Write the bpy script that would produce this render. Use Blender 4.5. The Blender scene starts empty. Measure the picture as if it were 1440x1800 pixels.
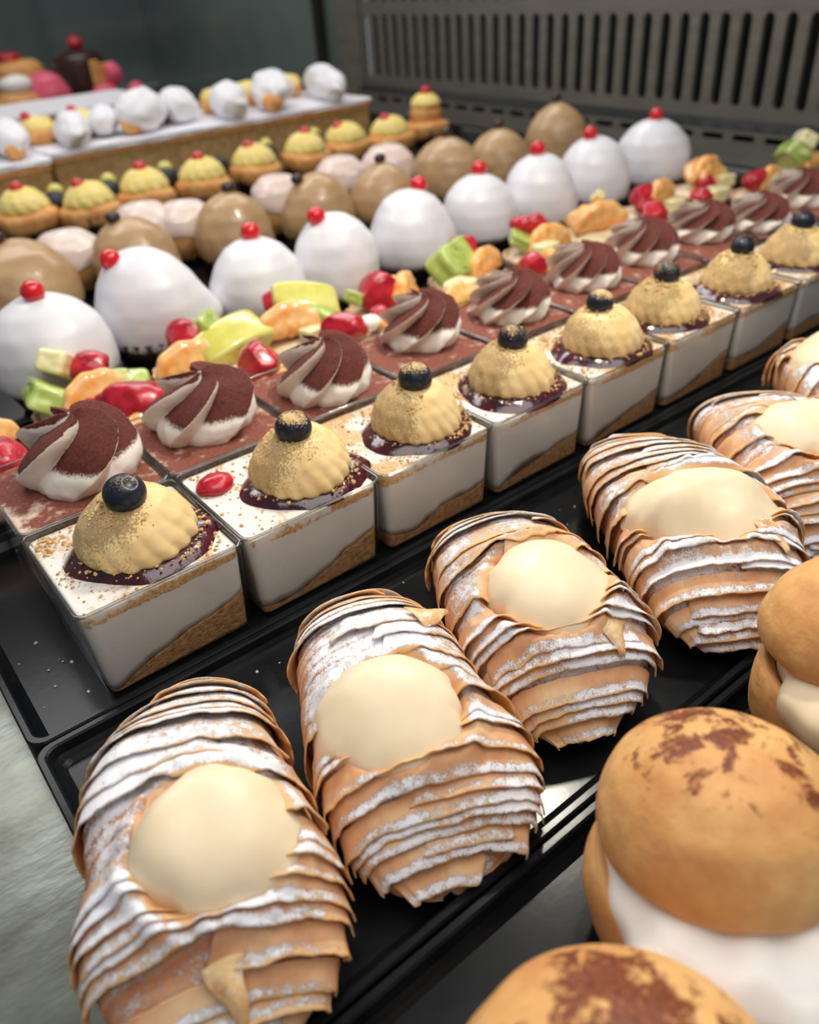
import bpy, math, random
import numpy as np
from mathutils import Vector, Matrix
PI = math.pi
CM = 0.01
scene = bpy.context.scene
COL = scene.collection

# ------------------------------------------------------------------ noise
def _h(ix, iy, iz, s):
    n = (ix * 374761393 + iy * 668265263 + iz * 2147483647 + s * 974711) & 0xFFFFFFFF
    n = ((n ^ (n >> 13)) * 1274126177) & 0xFFFFFFFF
    n = ((n ^ (n >> 16)) * 2246822519) & 0xFFFFFFFF
    return ((n ^ (n >> 15)) & 0xFFFFFF) / float(0xFFFFFF)
def vnoise(P, f=1.0, s=0):
    """value noise, -1..1, P (...,3)"""
    Q = np.asarray(P, float) * f + 131.7
    i = np.floor(Q).astype(np.int64); t = Q - i; t = t * t * (3 - 2 * t)
    x, y, z = i[..., 0], i[..., 1], i[..., 2]
    r = 0
    for a in (0, 1):
        for b in (0, 1):
            for c in (0, 1):
                w = (t[..., 0] if a else 1 - t[..., 0]) * (t[..., 1] if b else 1 - t[..., 1]) * (t[..., 2] if c else 1 - t[..., 2])
                r = r + w * _h(x + a, y + b, (z + c) * 7 + 3, s)
    return r * 2 - 1
def fbm(P, f=1.0, s=0, o=3):
    r = 0; a = 1; t = 0
    for k in range(o):
        r = r + a * vnoise(P, f * 2 ** k, s + k * 17); t += a; a *= .5
    return r / t
def sstep(a, b, x):
    t = np.clip((x - a) / (b - a), 0, 1); return t * t * (3 - 2 * t)

# ------------------------------------------------------------------ materials
def lin(c):
    return tuple(((v / 255) / 12.92 if v / 255 <= .04045 else ((v / 255 + .055) / 1.055) ** 2.4) for v in c) + (1,)
class NT:
    def __init__(s, name):
        s.m = bpy.data.materials.new(name); s.m.use_nodes = True
        s.t = s.m.node_tree; s.t.nodes.clear()
        s.out = s.n('ShaderNodeOutputMaterial')
        s.tc = s.n('ShaderNodeTexCoord')
    def n(s, k, **kw):
        x = s.t.nodes.new(k)
        for a, b in kw.items(): setattr(x, a, b)
        return x
    def l(s, a, b): s.t.links.new(a, b)
    def noise(s, scale, detail=3, rough=.55, dist=0, stretch=None):
        x = s.n('ShaderNodeTexNoise'); x.inputs['Scale'].default_value = scale * 100
        x.inputs['Detail'].default_value = detail; x.inputs['Roughness'].default_value = rough
        x.inputs['Distortion'].default_value = dist
        if stretch:
            mp = s.n('ShaderNodeMapping'); mp.inputs['Scale'].default_value = stretch
            s.l(s.tc.outputs['Object'], mp.inputs[0]); s.l(mp.outputs[0], x.inputs['Vector'])
        else: s.l(s.tc.outputs['Object'], x.inputs['Vector'])
        return x.outputs['Fac']
    def ramp(s, fac, stops):
        r = s.n('ShaderNodeValToRGB'); e = r.color_ramp.elements
        while len(e) < len(stops): e.new(.5)
        for k, (p, c) in enumerate(stops):
            e[k].position = p; e[k].color = c if len(c) == 4 else lin(c)
        s.l(fac, r.inputs[0]); return r.outputs['Color']
    def math(s, op, a, b=None, c=None, clamp=False):
        x = s.n('ShaderNodeMath', operation=op); x.use_clamp = clamp
        for k, v in enumerate((a, b, c)):
            if v is None: continue
            if isinstance(v, (int, float)): x.inputs[k].default_value = v
            else: s.l(v, x.inputs[k])
        return x.outputs[0]
    def mix(s, f, a, b):
        x = s.n('ShaderNodeMix', data_type='RGBA')
        for k, v in ((0, f), (6, a), (7, b)):
            if isinstance(v, (int, float)): x.inputs[k].default_value = v
            elif isinstance(v, tuple): x.inputs[k].default_value = v if len(v) == 4 else lin(v)
            else: s.l(v, x.inputs[k])
        return x.outputs[2]
    def attr(s, name):
        x = s.n('ShaderNodeAttribute', attribute_name=name); return x.outputs['Fac']
    def normz(s):
        g = s.n('ShaderNodeNewGeometry'); x = s.n('ShaderNodeSeparateXYZ'); s.l(g.outputs['Normal'], x.inputs[0]); return x.outputs[2]
    def pbsdf(s, col, rough=.5, sss=0, sr=(.6, .35, .2), bump=None, bs=.3, bd=.05, coat=0, spec=.5, metal=0, trans=0, ior=1.45, croug=.05, sheen=0):
        p = s.n('ShaderNodeBsdfPrincipled')
        if isinstance(col, tuple): p.inputs['Base Color'].default_value = col if len(col) == 4 else lin(col)
        else: s.l(col, p.inputs['Base Color'])
        if isinstance(rough, (int, float)): p.inputs['Roughness'].default_value = rough
        else: s.l(rough, p.inputs['Roughness'])
        if sss:
            p.inputs['Subsurface Weight'].default_value = sss; p.inputs['Subsurface Radius'].default_value = sr
            p.inputs['Subsurface Scale'].default_value = .004
        p.inputs['Coat Weight'].default_value = coat; p.inputs['Coat Roughness'].default_value = croug
        p.inputs['Specular IOR Level'].default_value = spec; p.inputs['Metallic'].default_value = metal
        p.inputs['Transmission Weight'].default_value = trans; p.inputs['IOR'].default_value = ior
        if sheen: p.inputs['Sheen Weight'].default_value = sheen
        if bump is not None:
            b = s.n('ShaderNodeBump'); b.inputs['Strength'].default_value = bs; b.inputs['Distance'].default_value = bd * CM
            s.l(bump, b.inputs['Height']); s.l(b.outputs[0], p.inputs['Normal'])
        s.l(p.outputs[0], s.out.inputs[0]); return s.m

def simple(name, c1, c2=None, scale=1.5, rough=.5, sss=0, sr=(.6, .4, .25), bscale=6, bs=.25, bd=.05, coat=0, spec=.5, lo=.35, hi=.65, **kw):
    t = NT(name)
    col = t.ramp(t.noise(scale), [(lo, c1), (hi, c2)]) if c2 else c1
    return t.pbsdf(col, rough, sss, sr, t.noise(bscale, 4) if bs else None, bs, bd, coat, spec, **kw)

M = {}
# flaky pastry with icing sugar
def pastry_mat():
    t = NT('flaky_pastry')
    base = t.ramp(t.noise(.9, 4), [(.3, (204, 146, 106)), (.5, (228, 174, 130)), (.72, (242, 204, 160))])
    edge = t.attr('edge'); base = t.mix(t.math('MULTIPLY', edge, .55), base, (236, 188, 124))
    rec = t.attr('bake_shade'); base = t.mix(t.math('MULTIPLY', rec, .55), base, (168, 88, 58))  # reddish bake tone that also paints shade into the recesses under the lips
    d = t.attr('dust')
    g1 = t.noise(4.2, 6, .7, .2); g2 = t.noise(24, 3, .8)
    v = t.math('ADD', t.math('MULTIPLY', t.math('SUBTRACT', g1, .5), 1.2), t.math('ADD', t.math('MULTIPLY', t.math('SUBTRACT', g2, .5), 1.3), .5))
    v = t.math('ADD', v, d)
    mask = t.math('MULTIPLY', t.math('SUBTRACT', v, .98), 5.5, clamp=True)
    col = t.mix(mask, base, (243, 241, 244))
    rough = t.math('ADD', t.math('MULTIPLY', mask, .4), .5)
    h = t.math('ADD', t.math('MULTIPLY', mask, t.math('ADD', .6, t.math('MULTIPLY', t.noise(12, 3, .7), .8))), t.math('MULTIPLY', t.noise(5, 3, .5), .2))
    return t.pbsdf(col, rough, .2, (.6, .3, .15), h, .65, .06, spec=.18)
M['pastry'] = pastry_mat()
def thin_flake():
    t = NT('pastry_flake_skin')
    base = t.ramp(t.noise(1.5, 4), [(.35, (205, 145, 92)), (.65, (240, 205, 150))])
    d = t.math('MULTIPLY', t.math('SUBTRACT', t.noise(4, 5, .7), .56), 12, clamp=True)
    return t.pbsdf(t.mix(d, base, (236, 236, 242)), .45, .2, (.5, .3, .15), t.noise(9, 4), .4, .04)
M['flake'] = thin_flake()
M['custard'] = simple('pastry_cream', (230, 211, 176), (237, 220, 188), .6, .4, .25, (.8, .6, .35), 1.2, .25, .06, spec=.45)
M['rosette'] = None
def rosette_mat(name, c1, c2, crumb):
    t = NT(name)
    base = t.ramp(t.noise(.8), [(.35, c1), (.65, c2)])
    d = t.attr('dust')
    v = t.math('ADD', t.math('MULTIPLY', t.noise(11, 5, .8), 1.0), d)
    mask = t.math('MULTIPLY', t.math('SUBTRACT', v, 1.0), 6, clamp=True)
    cr = t.ramp(t.noise(16, 3, .7), [(.25, (160, 116, 70)), (.42, crumb), (.65, (236, 206, 152))])
    col = t.mix(mask, base, cr)
    h = t.math('ADD', t.math('MULTIPLY', mask, t.math('ADD', .5, t.noise(15, 4, .8))), t.math('MULTIPLY', t.noise(3, 2), .1))
    return t.pbsdf(col, t.math('ADD', t.math('MULTIPLY', mask, .3), .5), .18, (.8, .55, .25), h, .8, .07)
M['rosette'] = rosette_mat('piped_custard', (232, 198, 134), (242, 214, 156), (222, 178, 118))
M['rosette_yellow'] = rosette_mat('yellow_piped_custard', (244, 216, 118), (250, 230, 150), (228, 190, 110))
def cream_cocoa():
    t = NT('whipped_cream_with_cocoa')
    nz = t.normz()
    v = t.math('ADD', t.math('MULTIPLY', t.attr('dust'), 1.0), t.math('MULTIPLY', t.noise(10, 6, .9), 1.2))
    mask = t.math('MULTIPLY', t.math('SUBTRACT', v, .86), 5, clamp=True)
    cc = t.ramp(t.noise(9, 4, .7), [(.3, (70, 28, 22)), (.6, (104, 48, 38)), (.8, (128, 70, 56))])
    col = t.mix(mask, t.ramp(t.noise(.7), [(.3, (236, 226, 212)), (.7, (244, 238, 230))]), cc)
    return t.pbsdf(col, t.math('ADD', t.math('MULTIPLY', mask, .45), .42), .2, (.7, .5, .4), t.math('ADD', t.math('MULTIPLY', mask, .7), t.noise(13, 4, .8)), .35, .05)
M['swirl'] = cream_cocoa()
def cocoa_top():
    t = NT('cocoa_powder_surface')
    v = t.noise(1.4, 6, .72)
    cc = t.ramp(t.noise(8, 4, .7), [(.3, (112, 58, 44)), (.6, (138, 78, 62)), (.8, (158, 98, 78))])
    v2 = t.math('SUBTRACT', v, t.math('MULTIPLY', t.attr('bare'), .45))
    mask = t.math('MULTIPLY', t.math('SUBTRACT', v2, .27), 7, clamp=True)
    return t.pbsdf(t.mix(mask, (214, 190, 172), cc), .8, 0, bump=t.noise(10, 4, .8), bs=.4, bd=.04)
M['cocoa'] = cocoa_top()
M['tira_side'] = simple('coffee_soaked_layers', (206, 186, 166), (228, 214, 198), 1.2, .4, .1)
def cream_side():
    t = NT('white_cheesecake_cream')
    col = t.ramp(t.noise(.7), [(.3, (222, 217, 208)), (.7, (230, 226, 218))])
    d = t.attr('dust')
    v = t.math('ADD', t.noise(4, 5, .75), d)
    mask = t.math('MULTIPLY', t.math('SUBTRACT', v, 1.0), 7, clamp=True)
    cr = t.ramp(t.noise(12, 3, .7), [(.3, (160, 110, 66)), (.5, (212, 170, 116)), (.75, (236, 204, 156))])
    return t.pbsdf(t.mix(mask, col, cr), .5, .15, (.6, .5, .4), t.math('ADD', mask, t.noise(6, 3)), .35, .05)
M['cheesecake'] = cream_side()
M['biscuit'] = simple('crushed_biscuit', (164, 118, 72), (214, 170, 116), 5, .85, 0, bscale=9, bs=.9, bd=.08, lo=.3, hi=.68)
M['crumb'] = simple('biscuit_crumb', (184, 138, 84), (228, 190, 132), 3, .85, .1, bscale=14, bs=.6)
M['jam'] = simple('dark_berry_jam', (40, 6, 18), (80, 11, 28), 1.5, .14, .15, (.8, .1, .1), bscale=2.5, bs=.4, bd=.08, coat=.6, spec=.6)
def berry():
    t = NT('blueberry_skin')
    base = t.ramp(t.noise(1.2, 4), [(.3, (15, 18, 25)), (.7, (34, 42, 54))])
    d = t.attr('dust'); v = t.math('ADD', t.noise(13, 5, .8), d)
    mask = t.math('MULTIPLY', t.math('SUBTRACT', v, 1.0), 14, clamp=True)
    return t.pbsdf(t.mix(mask, base, (216, 180, 126)), t.math('ADD', .33, t.math('MULTIPLY', mask, .5)), 0, bump=t.math('ADD', mask, t.noise(5, 3)), bs=.4, bd=.05)
M['blueberry'] = berry()
M['glaze_white'] = simple('white_icing_glaze', (226, 225, 231), (235, 234, 238), .4, .38, .2, (.5, .45, .45), .6, .35, .1, coat=.15)
M['glaze_coffee'] = simple('coffee_fondant_glaze', (176, 140, 100), (196, 162, 120), .4, .32, .1, bscale=.9, bs=.6, bd=.15, coat=.12)
M['glaze_pink'] = simple('pale_pink_glaze', (232, 206, 192), (242, 226, 218), .6, .3, .2, bscale=1, bs=.4, bd=.1, coat=.2)
M['glaze_strawberry'] = simple('strawberry_pink_glaze', (222, 84, 112), (236, 112, 136), .6, .35, .2, bscale=1, bs=.3, bd=.1)
M['choux'] = simple('choux_pastry', (196, 138, 78), (224, 174, 112), .8, .5, .15, (.5, .3, .15), 3, .5, .08)
def choux_cocoa():
    t = NT('choux_with_cocoa')
    base = t.ramp(t.noise(.55, 5, .6), [(.3, (196, 134, 80)), (.5, (212, 158, 98)), (.7, (228, 184, 122))])
    v = t.math('ADD', t.math('MULTIPLY', t.noise(1.6, 7, .68, .4), 1.15), t.attr('dust'))
    mask = t.math('MULTIPLY', t.math('SUBTRACT', v, 1.0), 12, clamp=True)
    cc = t.ramp(t.noise(9, 3), [(.3, (94, 44, 26)), (.7, (140, 76, 46))])
    return t.pbsdf(t.mix(mask, base, cc), .5, .15, (.5, .3, .15), t.math('ADD', t.math('MULTIPLY', t.noise(2.2, 6), 1.0), t.math('MULTIPLY', mask, .2)), .55, .09, spec=.3)
M['choux_cocoa'] = choux_cocoa()
M['cookie'] = simple('golden_baked_base', (218, 146, 82), (240, 184, 112), 1.0, .5, .1, bscale=3, bs=.5, bd=.08)
M['shell'] = simple('shortcrust_shell', (206, 164, 128), (230, 200, 168), 1.3, .65, .1, bscale=5, bs=.6, bd=.07)
M['whip'] = simple('whipped_cream', (240, 236, 228), (246, 243, 238), .6, .45, .3, bscale=1.5, bs=.35, bd=.08)
M['cherry'] = simple('candied_cherry', (200, 8, 24), (222, 18, 36), 1, .12, .3, (.9, .1, .08), bscale=2, bs=.1, coat=.7)
M['raspberry'] = simple('raspberry_flesh', (160, 16, 32), (206, 34, 54), 1.6, .22, .25, (.9, .12, .1), bscale=3, bs=.5, bd=.1, coat=.4)
M['orange'] = simple('orange_segment_flesh', (242, 164, 76), (250, 204, 136), 1.1, .2, .35, (.9, .5, .2), bscale=2.5, bs=.45, bd=.08, coat=.5)
M['melon'] = simple('yellow_melon_flesh', (206, 202, 92), (224, 218, 128), .9, .2, .35, (.7, .7, .25), bscale=1.5, bs=.2, coat=.5)
M['pear'] = simple('pale_pear_flesh', (232, 222, 164), (240, 234, 190), .9, .25, .35, (.7, .6, .35), bscale=1.5, bs=.2, coat=.4)
def kiwi():
    t = NT('kiwi_flesh')
    base = t.ramp(t.noise(1.2), [(.35, (166, 188, 86)), (.65, (198, 212, 122))])
    v = t.n('ShaderNodeTexVoronoi'); v.inputs['Scale'].default_value = 650; t.l(t.tc.outputs['Object'], v.inputs['Vector'])
    seed = t.math('LESS_THAN', v.outputs['Distance'], .36)
    m = t.math('MULTIPLY', seed, t.attr('seedy'))
    return t.pbsdf(t.mix(m, base, (26, 22, 18)), .22, .25, (.5, .7, .2), t.noise(3), .2, .05, coat=.5)
M['kiwi'] = kiwi()
M['paper'] = simple('dark_brown_paper', (36, 24, 20), (50, 34, 28), 1.5, .6, 0, bscale=5, bs=.3)
M['choc'] = simple('dark_chocolate', (46, 26, 22), (62, 38, 32), 1, .3, 0, bscale=3, bs=.2, coat=.2)
M['tray'] = simple('black_tray_plastic', (15, 17, 19), (22, 24, 26), .8, .2, 0, bscale=3, bs=.06, bd=.03, spec=.22)
M['sponge'] = simple('sponge_layers', (168, 132, 84), (198, 164, 110), 1.2, .8, 0, bscale=4, bs=.6, bd=.1)
M['sugar'] = simple('icing_sugar_coating', (232, 230, 236), (244, 243, 247), 2, .8, .1, bscale=4, bs=.5, bd=.1)
M['sugar_cream'] = simple('sugared_white_cream', (236, 234, 236), (247, 246, 248), 1.0, .6, .2, bscale=1.5, bs=.6, bd=.15)
def steel(name, c1, c2, rough, stretch, metal=.9, bs=.1):
    t = NT(name)
    n = t.noise(1.0, 4, .6, 0, stretch)
    return t.pbsdf(t.ramp(n, [(.3, c1), (.7, c2)]), rough, bump=n, bs=bs, bd=.05, metal=metal)
M['steel'] = steel('brushed_steel', (118, 114, 106), (136, 132, 122), .42, (1, .2, 1), .35)
M['deck'] = steel('display_deck_steel', (112, 114, 104), (140, 144, 134), .3, (.4, .8, 1), .8, .5)
M['dark_steel'] = steel('dark_steel_ledge', (54, 58, 60), (72, 76, 76), .35, (1, .3, 1), .7)
M['dark_glass'] = simple('dark_tinted_glass', (92, 106, 104), (112, 122, 116), .05, .122, 0, bs=0, spec=1.0, coat=1.0)
M['black'] = simple('black_void_lining', (22, 22, 20), (34, 33, 28), .2, .7, 0, bs=0)
M['greenery'] = None
def clear():
    t = NT('clear_plastic')
    lw = t.n('ShaderNodeLayerWeight'); lw.inputs['Blend'].default_value = .5
    fac = t.math('ADD', .04, t.math('MULTIPLY', t.math('POWER', lw.outputs['Facing'], 4.0), .75), clamp=True)
    g = t.n('ShaderNodeBsdfGlossy'); g.inputs['Roughness'].default_value = .06
    g.inputs['Color'].default_value = (1, 1, 1, 1)
    tr = t.n('ShaderNodeBsdfTransparent'); tr.inputs['Color'].default_value = (.97, .975, .975, 1)
    mx = t.n('ShaderNodeMixShader')
    b = t.n('ShaderNodeBump'); b.inputs['Strength'].default_value = .15; b.inputs['Distance'].default_value = .0003
    t.l(t.noise(2.0, 2), b.inputs['Height']); t.l(b.outputs[0], g.inputs['Normal'])
    t.l(fac, mx.inputs[0]); t.l(tr.outputs[0], mx.inputs[1]); t.l(g.outputs[0], mx.inputs[2])
    t.l(mx.outputs[0], t.out.inputs[0]); return t.m
M['clear'] = clear()
def rimmat():
    t = NT('polished_plastic_rim')
    g = t.n('ShaderNodeBsdfGlossy'); g.inputs['Roughness'].default_value = .12
    tr = t.n('ShaderNodeBsdfTransparent'); tr.inputs['Color'].default_value = (.62, .60, .56, 1)
    mx = t.n('ShaderNodeMixShader'); mx.inputs[0].default_value = .16
    t.l(tr.outputs[0], mx.inputs[1]); t.l(g.outputs[0], mx.inputs[2]); t.l(mx.outputs[0], t.out.inputs[0]); return t.m
M['rim'] = rimmat()

# ------------------------------------------------------------------ object helpers
def link(o, parent=None):
    COL.objects.link(o)
    if parent is not None: o.parent = parent
    return o
def mesh(name, V, F, mat, parent=None, loc=(0, 0, 0), rz=0, smooth=True, attrs=None, kind=None):
    me = bpy.data.meshes.new(name)
    me.from_pydata((np.asarray(V, float) * CM).tolist(), [], F)
    me.update()
    if smooth: me.polygons.foreach_set('use_smooth', [True] * len(me.polygons))
    for k, v in (attrs or {}).items():
        a = me.attributes.new(k, 'FLOAT', 'POINT'); a.data.foreach_set('value', np.ascontiguousarray(v, dtype=np.float32).ravel())
    me.materials.append(M[mat] if isinstance(mat, str) else mat)
    o = bpy.data.objects.new(name, me); link(o, parent)
    o.location = [c * CM for c in loc]; o.rotation_euler = (0, 0, rz)
    if kind: o['kind'] = kind
    return o
def thing(name, label, cat, loc, rz=0, group=None):
    o = bpy.data.objects.new(name, None); o.empty_display_size = .01; link(o)
    o.location = [c * CM for c in loc]; o.rotation_euler = (0, 0, rz)
    o['label'] = label; o['category'] = cat
    if group: o['group'] = group
    return o
def tag(o, label=None, cat=None, group=None, kind=None):
    if label: o['label'] = label
    if cat: o['category'] = cat
    if group: o['group'] = group
    if kind: o['kind'] = kind
    return o
def grid_faces(nu, nv, closed=True, cap0=False, cap1=False, flip=False):
    F = []
    for i in range(nu - 1):
        for j in range(nv if closed else nv - 1):
            k = (j + 1) % nv
            q = (i * nv + j, i * nv + k, (i + 1) * nv + k, (i + 1) * nv + j)
            F.append(q[::-1] if flip else q)
    if cap0: F.append(tuple(range(nv)) if flip else tuple(range(nv))[::-1])
    if cap1:
        r = tuple(range((nu - 1) * nv, nu * nv)); F.append(r[::-1] if flip else r)
    return F
def lathe_arr(prof, n):
    """prof [(r,z)..] -> R,Z,TH arrays"""
    prof = np.array(prof, float); th = np.linspace(0, 2 * PI, n, endpoint=False)
    R = np.repeat(prof[:, 0:1], n, 1); Z = np.repeat(prof[:, 1:2], n, 1); T = np.repeat(th[None], len(prof), 0)
    return R, Z, T
def dense(prof, m):
    prof = np.array(prof, float); d = np.r_[0, np.cumsum(np.linalg.norm(np.diff(prof, axis=0), axis=1))]
    # smooth (Catmull-ish) resample through cosine-free linear then blur
    s = np.linspace(0, d[-1], m); p = np.stack([np.interp(s, d, prof[:, 0]), np.interp(s, d, prof[:, 1])], 1)
    for _ in range(max(1, m // 12)):
        q = p.copy(); q[1:-1] = (p[:-2] + 2 * p[1:-1] + p[2:]) / 4; p = q
    return p
def lathe(name, prof, n, mat, parent, loc=(0, 0, 0), fn=None, cap0=True, cap1=True, attrs=None, rz=0, flip=False):
    R, Z, T = lathe_arr(prof, n)
    if fn: R, Z = fn(R, Z, T)
    P = np.stack([R * np.cos(T), R * np.sin(T), Z], -1)
    V = P.reshape(-1, 3)
    at = attrs(P, R, Z, T) if attrs else None
    return mesh(name, V, grid_faces(len(prof), n, True, cap0, cap1, flip), mat, parent, loc, rz, attrs=at)
_ico = {}
def ico(sub):
    if sub not in _ico:
        import bmesh
        b = bmesh.new(); bmesh.ops.create_icosphere(b, subdivisions=sub, radius=1)
        b.verts.ensure_lookup_table()
        _ico[sub] = (np.array([v.co[:] for v in b.verts]), [tuple(v.index for v in f.verts) for f in b.faces]); b.free()
    return _ico[sub]
def blob(name, rad, mat, parent, loc=(0, 0, 0), sub=4, amp=.08, f=.8, seed=0, rz=0, fn=None, attrs=None, tilt=None, kind=None):
    V, F = ico(sub); P = V * np.array(rad)
    d = 1 + amp * fbm(V * 1.0 + seed * 3.1, f * 1.5, seed, 3)
    P = P * d[:, None]
    if fn: P = fn(P, V)
    if tilt is not None: P = P @ np.array(Matrix.Rotation(tilt[0], 3, 'X') @ Matrix.Rotation(tilt[1], 3, 'Y')).T
    at = attrs(P, V) if attrs else None
    return mesh(name, P, F, mat, parent, loc, rz, attrs=at, kind=kind)
def box_v(x0, x1, y0, y1, z0, z1):
    V = [(x, y, z) for z in (z0, z1) for y in (y0, y1) for x in (x0, x1)]
    F = [(0, 2, 3, 1), (4, 5, 7, 6), (0, 1, 5, 4), (2, 6, 7, 3), (0, 4, 6, 2), (1, 3, 7, 5)]
    return V, F
def join(parts):
    V = []; F = []
    for v, f in parts:
        n = len(V); V += [tuple(p) for p in v]; F += [tuple(i + n for i in q) for q in f]
    return V, F
def bevel(o, w, seg=3):
    m = o.modifiers.new('bevel', 'BEVEL'); m.width = w * CM; m.segments = seg; m.limit_method = 'ANGLE'; return o
def rrect(hx, hy, r, n=6):
    pts = []
    for cx, cy, a0 in ((hx - r, hy - r, 0), (-hx + r, hy - r, 90), (-hx + r, -hy + r, 180), (hx - r, -hy + r, 270)):
        for k in range(n + 1):
            a = math.radians(a0 + 90 * k / n); pts.append((cx + r * math.cos(a), cy + r * math.sin(a)))
    return pts
def loft(rings):
    n = len(rings[0]); V = [p for r in rings for p in r]
    return V, grid_faces(len(rings), n, True)

# ------------------------------------------------------------------ setting
def struct(o): o['kind'] = 'structure'; return o
v, f = join([box_v(-30, 82, -45, 175, -1.6, -.75)])
struct(mesh('floor', v, f, 'deck', smooth=False))
# black serving trays
def tray(x0, x1, y0, y1, label, rim=.5, h=.55, z=0):
    hx, hy = (x1 - x0) / 2, (y1 - y0) / 2
    prof = [(0, -.6), (0, h - .06), (.05, h), (.2, h), (.26, h - .05), (.36, h - .3), (.5, .1), (.62, 0.0)]
    rings = [[(x, y, zz) for x, y in rrect(hx - d, hy - d, max(.5 - d * .4, .15))] for d, zz in prof]
    V, F = loft(rings); n = len(rings[0]); L = len(rings)
    F.append(tuple(range((L - 1) * n, L * n))); F.append(tuple(range(n))[::-1])
    o = mesh('serving_tray', V, F, 'tray', None, ((x0 + x1) / 2, (y0 + y1) / 2, z), smooth=False)
    tag(o, label, 'tray', 'black serving trays'); return o
tray(-2.4, 46, -23.6, -12.0, 'black plastic tray under the cream filled choux buns')
tray(-2.4, 46, -11.92, -.66, 'black plastic tray carrying the row of sugared flaky pastries')
tray(-2.4, 62, -.6, 11.6, 'black plastic tray under the square clear dessert cups')
tray(-2.4, 72, 11.68, 21.2, 'black plastic tray under the glazed fruit tartlets')
tray(-2.4, 72, 21.28, 31.4, 'black plastic tray under the white glazed domes')
tray(-2.4, 73, 31.48, 49.6, 'black plastic tray under the coffee brown glazed domes')
tray(-2.4, 73, 49.68, 66.2, 'black plastic tray under the yellow custard tartlets with cherries')
tray(-2.4, 73, 66.3, 88.5, 'black plastic tray under the long sugared cake slabs')
tray(-2.4, 72, 89, 120, 'black plastic tray under the farthest sugared cake at left')

# slotted end wall at x = 78
def slot_panel():
    X0, X1 = 78, 78.5
    parts = []
    def hole_row(ys, ye, z0, z1, pitch, w, rounded=True):
        """solid strip between z0-m and z1+m with vertical rounded slots"""
        n = int(round((ye - ys) / pitch)); V = []; F = []
        seg = 6
        for k in range(n):
            c = ys + (k + .5) * pitch; a, b = c - pitch / 2, c + pitch / 2; r = w / 2
            # hole outline
            hole = []
            for s in range(seg + 1):
                t = PI * s / seg; hole.append((c + r * math.cos(t), z1 - r + r * math.sin(t)))
            for s in range(seg + 1):
                t = PI + PI * s / seg; hole.append((c + r * math.cos(t), z0 + r + r * math.sin(t)))
            outer = []
            for (y, z) in hole:
                if abs(y - c) >= r * .95 : outer.append((b if y > c else a, z))
                else: outer.append((c + (y - c) * pitch / w, z1 + .6 if z > (z0 + z1) / 2 else z0 - .6))
            m = len(hole)
            # fix corner outer points
            o2 = []
            for (y, z), (hy, hz) in zip(outer, hole): o2.append((y, z))
            base = len(V)
            for (y, z) in o2: V.append((X0, y, z))
            for (y, z) in hole: V.append((X0, y, z))
            for (y, z) in hole: V.append((X1, y, z))
            for i in range(m):
                j = (i + 1) % m
                F.append((base + i, base + j, base + m + j, base + m + i))
                F.append((base + m + i, base + m + j, base + 2 * m + j, base + 2 * m + i))
            # corners
            for (oy, oz, i, j) in ((b, z1 + .6, 0, 1), (a, z1 + .6, seg, seg - 1), (a, z0 - .6, seg + 1, seg + 2), (b, z0 - .6, 2 * seg + 1, 2 * seg)):
                V.append((X0, oy, oz)); F.append((base + i, base + j, len(V) - 1))
        parts.append((V, F))
    hole_row(-42, 94, 4.3, 12.4, 2.3, 1.15)
    hole_row(-42, 94, 13.7, 21.8, 2.3, 1.15)
    parts.append(box_v(78, 78.5, -42, 94, 3.2, 3.7))
    parts.append(box_v(78, 78.5, -42, 94, 13.0, 13.1))
    parts.append(box_v(78, 78.5, -42, 94, 22.4, 40))
    V, F = join(parts)
    return V, F
V, F = slot_panel(); struct(mesh('wall_end', V, F, 'steel', smooth=False))
V, F = box_v(82, 82.6, -44, 96, -.7, 40); struct(mesh('wall_end_lining', V, F, 'black', smooth=False))
# ledge below the slots, with horizontal slots
def ledge():
    parts = []
    parts.append(box_v(76.2, 76.6, -42, 94, -.7, 1.55)); parts.append(box_v(76.2, 76.6, -42, 94, 2.15, 2.5))
    y = -41
    while y < 94:
        parts.append(box_v(76.2, 76.6, y, y + 1.1, 1.55, 2.15)); y += 3.5
    return join(parts)
V, F = ledge(); struct(mesh('trim_1', V, F, 'steel', smooth=False))
V = [(76.2, -42, 2.5), (76.2, 94, 2.5), (78.2, 94, 3.3), (78.2, -42, 3.3), (77.4, -42, -.7), (77.4, 94, -.7), (77.4, 94, 2.6), (77.4, -42, 2.6)]
struct(mesh('trim_2', V, [(0, 1, 2, 3), (4, 5, 6, 7)], 'dark_steel', smooth=False))
# corner posts and dark glass
V, F = box_v(77.6, 79, 94, 99.5, -.7, 40); struct(mesh('trim_3', V, F, 'steel', smooth=False))
V, F = box_v(77.2, 79, 104.2, 105.6, -.7, 40); struct(mesh('trim_4', V, F, 'black', smooth=False))
V, F = join([box_v(78.6, 79.2, 99, 176, -.7, 45)]); struct(mesh('window_1', V, F, 'dark_glass', smooth=False))
V, F = box_v(-60, 79, 176, 176.6, -.7, 60); struct(mesh('wall_back', V, F, 'dark_glass', smooth=False))

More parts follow.
